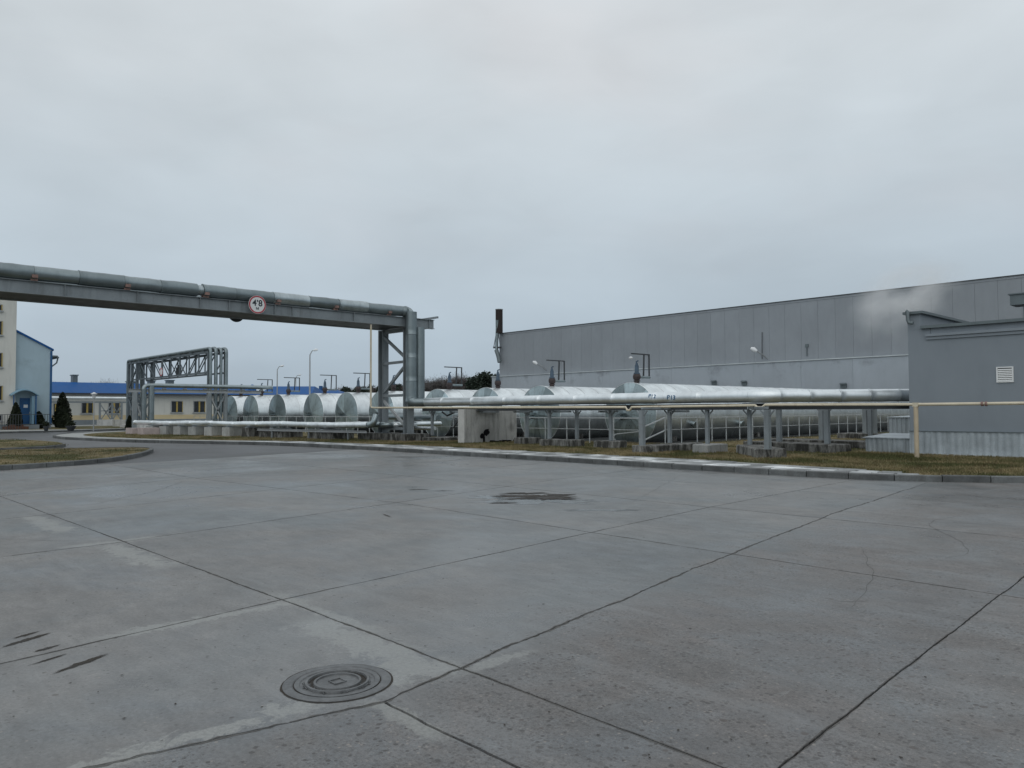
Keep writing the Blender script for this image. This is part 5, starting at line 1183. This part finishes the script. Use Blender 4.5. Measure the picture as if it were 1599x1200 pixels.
for z in (.8, 1.55, 2.3): part('door_panel', MB().box(AXp+.092, d0+.15, dzb+z-.6, AXp+.11, d1_-.15, dzb+z-.02), M['blue_paint'], dr_)
part('handle', MB().box(AXp+.11, d1_-.14, 1.6, AXp+.16, d1_-.08, 1.8), M['steel_light'], dr_)
part('notice', MB().box(AXp+.112, (d0+d1_)/2-.15, 2.2, AXp+.118, (d0+d1_)/2+.2, 2.5), M['white'], dr_)
c0, c1_ = onx(16, 640, AXp+1).y, onx(60, 640, AXp+1).y; czb = onx(40, 619, AXp+1).z; n = 14; arch = []
for k in range(n+1): t_ = k/n; arch.append((c0+(c1_-c0)*t_, czb+.55*math.sin(math.pi*t_)))
m = MB(); v = [(AXp+1.3, y, z) for y, z in arch]+[(AXp, y, z+.1) for y, z in arch]+[(AXp+1.3, y, z+.09) for y, z in arch]+[(AXp, y, z+.19) for y, z in arch]; k_ = n+1
m.add(v, [(i, i+1, k_+i+1, k_+i) for i in range(n)]+[(2*k_+i, 3*k_+i, 3*k_+i+1, 2*k_+i+1) for i in range(n)]+[(i, 2*k_+i, 2*k_+i+1, i+1) for i in range(n)])
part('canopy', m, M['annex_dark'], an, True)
for y in (c0+.25, c1_-.25): part('canopy_post', MB().box(AXp+1.1, y-.05, .6, AXp+1.2, y+.05, czb+.1), M['blue_paint'], an)
part('canopy_side', MB().box(AXp+.02, c1_-.55, .62, AXp+1.05, c1_-.35, czb), M['annex_dark'], an)
part('landing', MB().box(AXp+.06, c0, 0, AXp+1.5, c1_, .58), M['greyplinth'], an)
e0 = onx(81, 556, AXp-2); part('eave', MB().box(AXp-6, y80+.01, e0.z-.1, AXp-2, y80+1.0, e0.z+.05), M['duct'], an)
part('gutter', MB().tube([(AXp-6, y80+1.0, e0.z-.15), (AXp-1.9, y80+1.0, e0.z-.15)], .1, 8), M['duct'], an)
part('downpipe', MB().tube([(AXp-2, y80+1.0, e0.z-.2), (AXp-2, y80+.9, e0.z-.7), (AXp-2, y80+.25, e0.z-1.3), (AXp-2, y80+.2, .3)], .07, 8), M['duct'], an)
tw_ = thing('cream_tower', 'tall cream rendered block with a column of yellow framed windows beside the blue annex', 'building', (AXp, y23-8, 0))
part('wall', MB().box(AXp-14, y23-30, .6, AXp+.35, y23-.003, 14.2), M['cream'], tw_); part('plinth', MB().box(AXp-14, y23-30, 0, AXp+.4, y23-.003, .6), M['greyplinth'], tw_)
part('roof_edge', MB().box(AXp-14.2, y23-30.2, 14.2, AXp+.55, y23+.1, 14.45), M['duct'], tw_)
for (t0, t1) in ((474, 486), (500, 524), (550, 574), (602, 626)): window(-20, t0, 3.5, t1, AXp+.35, tw_)
for (p0, p1) in ((-40, 3),): window(p0, 648, p1, 658, AXp+.35, tw_, 'steel_light')
# fence by the door
FX = AXp+3.2; y0, y1 = onx(-10, 665, FX).y, onx(78, 665, FX).y
fn = thing('railing', 'thin blue grey railing in front of the annex door', 'railing', (FX, (y0+y1)/2, .13)); part('top_rail', MB().bar((FX, y0, 1.55), (FX, y1, 1.55), .05), M['steel_dark'], fn); part('bottom_rail', MB().bar((FX, y0, .6), (FX, y1, .6), .04), M['steel_dark'], fn)
for k in range(22):
    y = y0+(y1-y0)*k/21
    if abs(y-(d0+d1_)/2) > .9: part('baluster', MB().box(FX-.02, y-.02, .13, FX+.02, y+.02, 1.53), M['steel_dark'], fn)

# ================================================================== PLANTING
def leafy(mb, pts, size, rg, squash=1.0):
    for p in pts:
        n = Vector(rg.normal(size=3)).normalized(); u = n.orthogonal().normalized(); v = n.cross(u); s = size*rg.uniform(.6, 1.4)
        mb.add([p-u*s-v*s*.5, p+u*s-v*s*.5, p+u*s*.6+v*s*.8*squash, p-u*s*.6+v*s*.8*squash], [(0, 1, 2, 3)])
def cone_shrub(px, pyb, w_px, pyt, label, X=None, mat='thuja', pot=False, name='thuja'):
    b = gp(px, pyb, .13); d = math.hypot(b.x, b.y); h = at(px, pyt, (Vector((b.x, b.y, 0)).dot(Vector((-math.sin(TH), math.cos(TH), 0))))).z-.13; dd = Vector((b.x, b.y, 0)).dot(Vector((-math.sin(TH), math.cos(TH), 0)))
    r_ = w_px/2*dd/F*1.25; t = thing(name, label, 'shrub', (b.x, b.y, .13), 'clipped thujas along the far pavement'); rg = np.random.RandomState(int(px)); pts = []
    for k in range(2600):
        z = rg.beta(1.1, 1.5)*h; prof = (min(1, z/(h*.16))**.6)*(1-(z/h))**.62*1.02; rad = r_*prof*math.sqrt(rg.uniform(.45, 1.08)); a = rg.uniform(0, 6.283); rad *= 1+.14*math.sin(3*a+z*2)
        pts.append(Vector((b.x+rad*math.cos(a), b.y+rad*math.sin(a), .15+z)))
    m = MB(); leafy(m, pts, .07, rg); part('crown', m, M[mat], t)
    core = MB().tube([(b.x, b.y, .2), (b.x, b.y, .2+h*.15), (b.x, b.y, .2+h*.5), (b.x, b.y, h*.86)], [r_*.62, r_*.80, r_*.55, .04], 10); part('inner_crown', core, M[mat], t)
    part('trunk', MB().tube([(b.x, b.y, -.05), (b.x, b.y, .35)], .07, 8), M['bark'], t)
    return b
b = cone_shrub(24, 671, 18, 629, 'slim dark thuja in the brown planter beside the blue door')
solo('brick_planter', MB().box(b.x-.8, b.y-.9, .1, b.x+1.0, b.y+.9, .42).box(b.x-.5, b.y-.55, .42, b.x+.6, b.y+.55, .62), M['brownpot'], 'stepped brown planter under the slim thuja by the blue door', 'planter')
cone_shrub(60, 670, 18, 643, 'short rounded thuja between the blue door and the tallest one')
cone_shrub(97, 669, 24, 613, 'tallest dark thuja, in front of the cream building')
cone_shrub(202, 673, 9, 650, 'tiny slim thuja beside the foot of the lattice gantry')
def bowl(px, py, w, label):
    b = gp(px, py, .13); t = thing('planter_bowl', label, 'planter', (b.x, b.y, .13), 'low planter bowls on the far pavement')
    r_ = w; part('bowl', MB().tube([(b.x, b.y, .13), (b.x, b.y, .2), (b.x, b.y, .5), (b.x, b.y, .55)], [r_*.5, r_*.6, r_, r_*1.02], 16), M['steel_dark'], t)
    m = MB(); rg = np.random.RandomState(int(px)); leafy(m, [Vector((b.x+rg.normal()*r_*.4, b.y+rg.normal()*r_*.4, .6+abs(rg.normal())*.15)) for _ in range(260)], .06, rg); part('plants', m, M['thuja'], t, kind='stuff')
bowl(110.5, 673, .42, 'wide dark planter bowl beside the tallest thuja'); bowl(72, 673.5, .24, 'smaller dark planter bowl between two thujas')
b = gp(111, 667, .15); solo('white_block', MB().box(b.x-.3, b.y-.3, .1, b.x+.3, b.y+.3, .62), M['white_dirty'], 'small white block behind the wide planter bowl', 'concrete block')
# garden lamp
b = gp(146, 672, .15); t = thing('garden_lamp', 'thin pavement lamp with a small pale lantern before the cream building', 'lamp', (b.x, b.y, .13)); dd = Vector((b.x, b.y, 0)).dot(Vector((-math.sin(TH), math.cos(TH), 0))); zt_ = at(146, 613, dd).z
part('pole', MB().tube([(b.x, b.y, 0), (b.x, b.y, zt_-.5)], .05, 8), M['steel_light'], t); part('lantern', MB().tube([(b.x, b.y, zt_-.5), (b.x, b.y, zt_-.2), (b.x, b.y, zt_-.15), (b.x, b.y, zt_)], [.12, .2, .3, .05], 12), M['lampglass'], t)
# street lamps
def street_lamp(px, top, dist, label, arm=1.4):
    q = at(px, top, dist); t = thing('street_lamp', label, 'street lamp', (q.x, q.y, 0), 'street lamps beyond the tanks'); rt = Vector((math.cos(TH), math.sin(TH), 0))
    part('pole', MB().tube([(q.x, q.y, 0), (q.x, q.y, q.z-1.2), q+Vector((0, 0, -.5)), q+rt*.25*arm+Vector((0, 0, -.1)), q+rt*.6*arm], [.10, .07, .06, .05, .05], 8), M['steel_light'], t)
    part('lamp_head', MB().tube([q+rt*.45*arm+Vector((0, 0, -.06)), q+rt*.75*arm+Vector((0, 0, .02)), q+rt*arm+Vector((0, 0, .06))], [.07, .14, .06], 10), M['lampglass'], t)
street_lamp(484, 547, 77, 'tallest street lamp beyond the tanks, just past the edge of the blue roof', .8)
street_lamp(433, 572, 105, 'middle street lamp beyond the tanks, above the blue roof', .9)
street_lamp(462, 586, 132, 'smallest distant street lamp beyond the blue roof', .9)
# distant blue roofs
def hip(px0, px1, ridge0, ridge1, eave_y, ridge_y, dist, label, depth=12, floor=0):
    a, b = at(px0, eave_y, dist), at(px1, eave_y, dist); fw = Vector((-math.sin(TH), math.cos(TH), 0)); r0, r1 = at(ridge0, ridge_y, dist)+fw*depth*.4, at(ridge1, ridge_y, dist)+fw*depth*.4
    t = thing('blue_roofed_building', label, 'building', ((a.x+b.x)/2, (a.y+b.y)/2, 0), 'blue roofed buildings beyond the tanks'); c_, d_ = b+fw*depth, a+fw*depth; a.z = b.z = c_.z = d_.z = a.z
    part('roof', MB().add([a, b, c_, d_, r0, r1], [(0, 1, 5, 4), (1, 2, 5), (2, 3, 4, 5), (3, 0, 4), (3, 2, 1, 0)]), M['blue_roof'], t, True)
    g = Vector((0, 0, a.z)); part('wall', MB().prism([(p.x, p.y) for p in (a, b, c_, d_)], 0, a.z-.02), M['cream'], t, True); return t
h1 = hip(400, 487, 409, 478, 617, 602, 108, 'wide blue hipped roof rising just behind the farther tanks')
q = at(394, 603, 112); part('roof_dome', MB().tube([q+Vector((0, 0, -.8)), q+Vector((0, 0, -.1)), q+Vector((0, 0, .2))], [.6, .5, .1], 12), M['blue_roof'], h1)
h2 = hip(488, 535, 508, 514, 618, 607, 118, 'small blue tent shaped roof beyond the tanks beside the tall street lamp')
q = at(501, 606, 119); part('roof_stack', MB().tube([q+Vector((0, 0, -1.2)), q+Vector((0, 0, .3))], .3, 10), M['blue_paint'], h2)

# trees along the horizon
def tree_mesh(kind, seed, h):
    rg = np.random.RandomState(seed); tr = MB(); cr_ = MB()
    tr.tube([(0, 0, -.3), (.1, 0, h*.4), (-.1, .1, h*.75), (0, 0, h*.95)], [.22, .16, .09, .02], 7)
    if kind == 'pine':
        pts = []
        for k in range(26):
            z = h*(.28+.70*k/26); w = (h*.24)*(1-(k/26))**.55+.25
            for m_ in range(4):
                a = rg.uniform(0, 6.28); e = Vector((w*math.cos(a)*rg.uniform(.5, 1.1), w*math.sin(a)*rg.uniform(.5, 1.1), z+rg.uniform(-.3, .5))); tr.tube([(0, 0, z), e], [.05, .02], 4, False)
                for _ in range(20): t_ = rg.uniform(.3, 1.05); pts.append(Vector((e.x*t_, e.y*t_, z+(e.z-z)*t_))+Vector(rg.normal(size=3))*.28)
        leafy(cr_, pts, .16, rg)
    else:
        for k in range(34):
            z = h*rg.uniform(.25, .8); a = rg.uniform(0, 6.28); L = h*.30*rg.uniform(.6, 1)*(1.15-z/h); e = Vector((L*math.cos(a), L*math.sin(a), z+L*.9)); tr.tube([(0, 0, z), e], [.06, .02], 4, False)
            for _ in range(34):
                t_ = rg.uniform(.35, 1); p = Vector((e.x*t_, e.y*t_, z+(e.z-z)*t_)); q = p+Vector(rg.normal(size=3))*.55+Vector((0, 0, .35)); s = .035
                cr_.add([p, p+Vector((s, s, 0)), q], [(0, 1, 2)]); d = (q-p).cross(Vector(rg.normal(size=3))).normalized()*.02
                for _2 in range(2): o = q+Vector(rg.normal(size=3))*.4; cr_.add([q-d, q+d, o], [(0, 1, 2)]); o2 = o+Vector(rg.normal(size=3))*.25; cr_.add([o-d*1.6, o+d*1.6, o2], [(0, 1, 2)])
    return tr.mesh('trunk', M['bark']), cr_.mesh('crown', M['pine' if kind == 'pine' else ('twig' if seed % 2 else 'twig2')])
kinds = [('pine', 1, 9.5), ('pine', 2, 8.5), ('bare', 3, 9.0), ('bare', 4, 8.2), ('bare', 5, 9.4)]
TMs = [tree_mesh(*k) for k in kinds]
rg = np.random.RandomState(9)
spots = []
for px in np.arange(648, 742, 3.6): spots.append((px, 2+int(rg.randint(3)), rg.uniform(148, 178), interp([(640, 597), (680, 592), (700, 588), (742, 590)], px)+rg.uniform(-2, 3)))
for px in np.arange(737, 784, 4.2): spots.append((px, int(rg.randint(2)), rg.uniform(128, 150), interp([(737, 590), (757, 583), (775, 588), (800, 590)], px)+rg.uniform(-1.5, 3)))
for px in np.arange(528, 640, 5): spots.append((px, int(rg.choice([0, 1, 1, 2, 4])), rg.uniform(200, 250), 606-.10*(px-528)*.6+rg.uniform(-1, 2)))
for px in (152, 158, 165, 171, 177, 82, 87): spots.append((px, 2+int(rg.randint(3)), rg.uniform(170, 190), 597+rg.uniform(-2, 1)))
fwd = Vector((-math.sin(TH), math.cos(TH), 0))
for px, k, d, top in spots:
    q = at(px, top, d); h = kinds[k][2]; s = max(.4, q.z/h)
    if k < 2: lab, g_ = 'dark green pine in the tree belt on the horizon beyond the tanks', 'pines of the far tree belt'
    else: lab, g_ = 'bare brown deciduous tree in the tree belt on the horizon beyond the tanks', 'bare trees of the far tree belt'
    t = thing('pine_tree' if k < 2 else 'bare_tree', lab, 'tree', (q.x, q.y, 0), g_); t.rotation_euler = (0, 0, rg.uniform(0, 6.28)); t.scale = (s*1.15, s*1.15, s)
    for nm, me in zip(('trunk', 'crown'), TMs[k]): o = bpy.data.objects.new(nm, me); COL.objects.link(o); o.parent = t
# dark far wood as one mass
wm = MB(); rg = np.random.RandomState(10); pts = []
for _ in range(9000):
    px = rg.uniform(-300, 2000); d = rg.uniform(330, 380); hh = 7+3*noise.noise(Vector((px*.02, 0, 0))); q = at(px, 640, d); pts.append(Vector((q.x, q.y, rg.uniform(0, hh))))
leafy(wm, pts, 1.2, rg); struct('far_wood', wm, M['pine'], 'stuff')

# ================================================================== STEAM
def steam(center, rx, ry, rz2, dens, seed, nscale):
    me = bpy.data.meshes.new('steam'); bm = bmesh.new(); bmesh.ops.create_icosphere(bm, subdivisions=3, radius=1.0); bm.to_mesh(me); bm.free()
    o = bpy.data.objects.new('steam', me); COL.objects.link(o); o.location = center; o.scale = (rx, ry, rz2); o.rotation_euler = (0, R(-18), 0); o['kind'] = 'stuff'
    m = bpy.data.materials.new('steam'); m.use_nodes = True; t = m.node_tree; t.nodes.clear(); L = t.links.new
    tcn = t.nodes.new('ShaderNodeTexCoord'); ln = t.nodes.new('ShaderNodeVectorMath'); ln.operation = 'LENGTH'; L(tcn.outputs['Object'], ln.inputs[0])
    f = t.nodes.new('ShaderNodeMapRange'); f.interpolation_type = 'SMOOTHSTEP'; f.inputs[1].default_value = .98; f.inputs[2].default_value = .1; L(ln.outputs['Value'], f.inputs[0])
    nn = t.nodes.new('ShaderNodeTexNoise'); nn.noise_dimensions = '4D'; nn.inputs['W'].default_value = seed; nn.inputs['Scale'].default_value = nscale; nn.inputs['Detail'].default_value = 4; L(tcn.outputs['Object'], nn.inputs['Vector'])
    g = t.nodes.new('ShaderNodeMapRange'); g.inputs[1].default_value = .42; g.inputs[2].default_value = .68; L(nn.outputs['Fac'], g.inputs[0])
    mm = t.nodes.new('ShaderNodeMath'); mm.operation = 'MULTIPLY'; L(f.outputs[0], mm.inputs[0]); L(g.outputs[0], mm.inputs[1])
    m2 = t.nodes.new('ShaderNodeMath'); m2.operation = 'MULTIPLY'; L(mm.outputs[0], m2.inputs[0]); m2.inputs[1].default_value = dens
    v = t.nodes.new('ShaderNodeVolumePrincipled'); v.inputs['Color'].default_value = (.995, .998, 1, 1); L(m2.outputs[0], v.inputs['Density']); out = t.nodes.new('ShaderNodeOutputMaterial'); L(v.outputs[0], out.inputs['Volume'])
    me.materials.append(m)
steam(ony(1412, 458, 60), 5.0, 2.4, 2.9, .9, 1, 1.7)
steam(ony(1376, 500, 60), 2.8, 2.0, 2.8, .20, 4, 1.6)
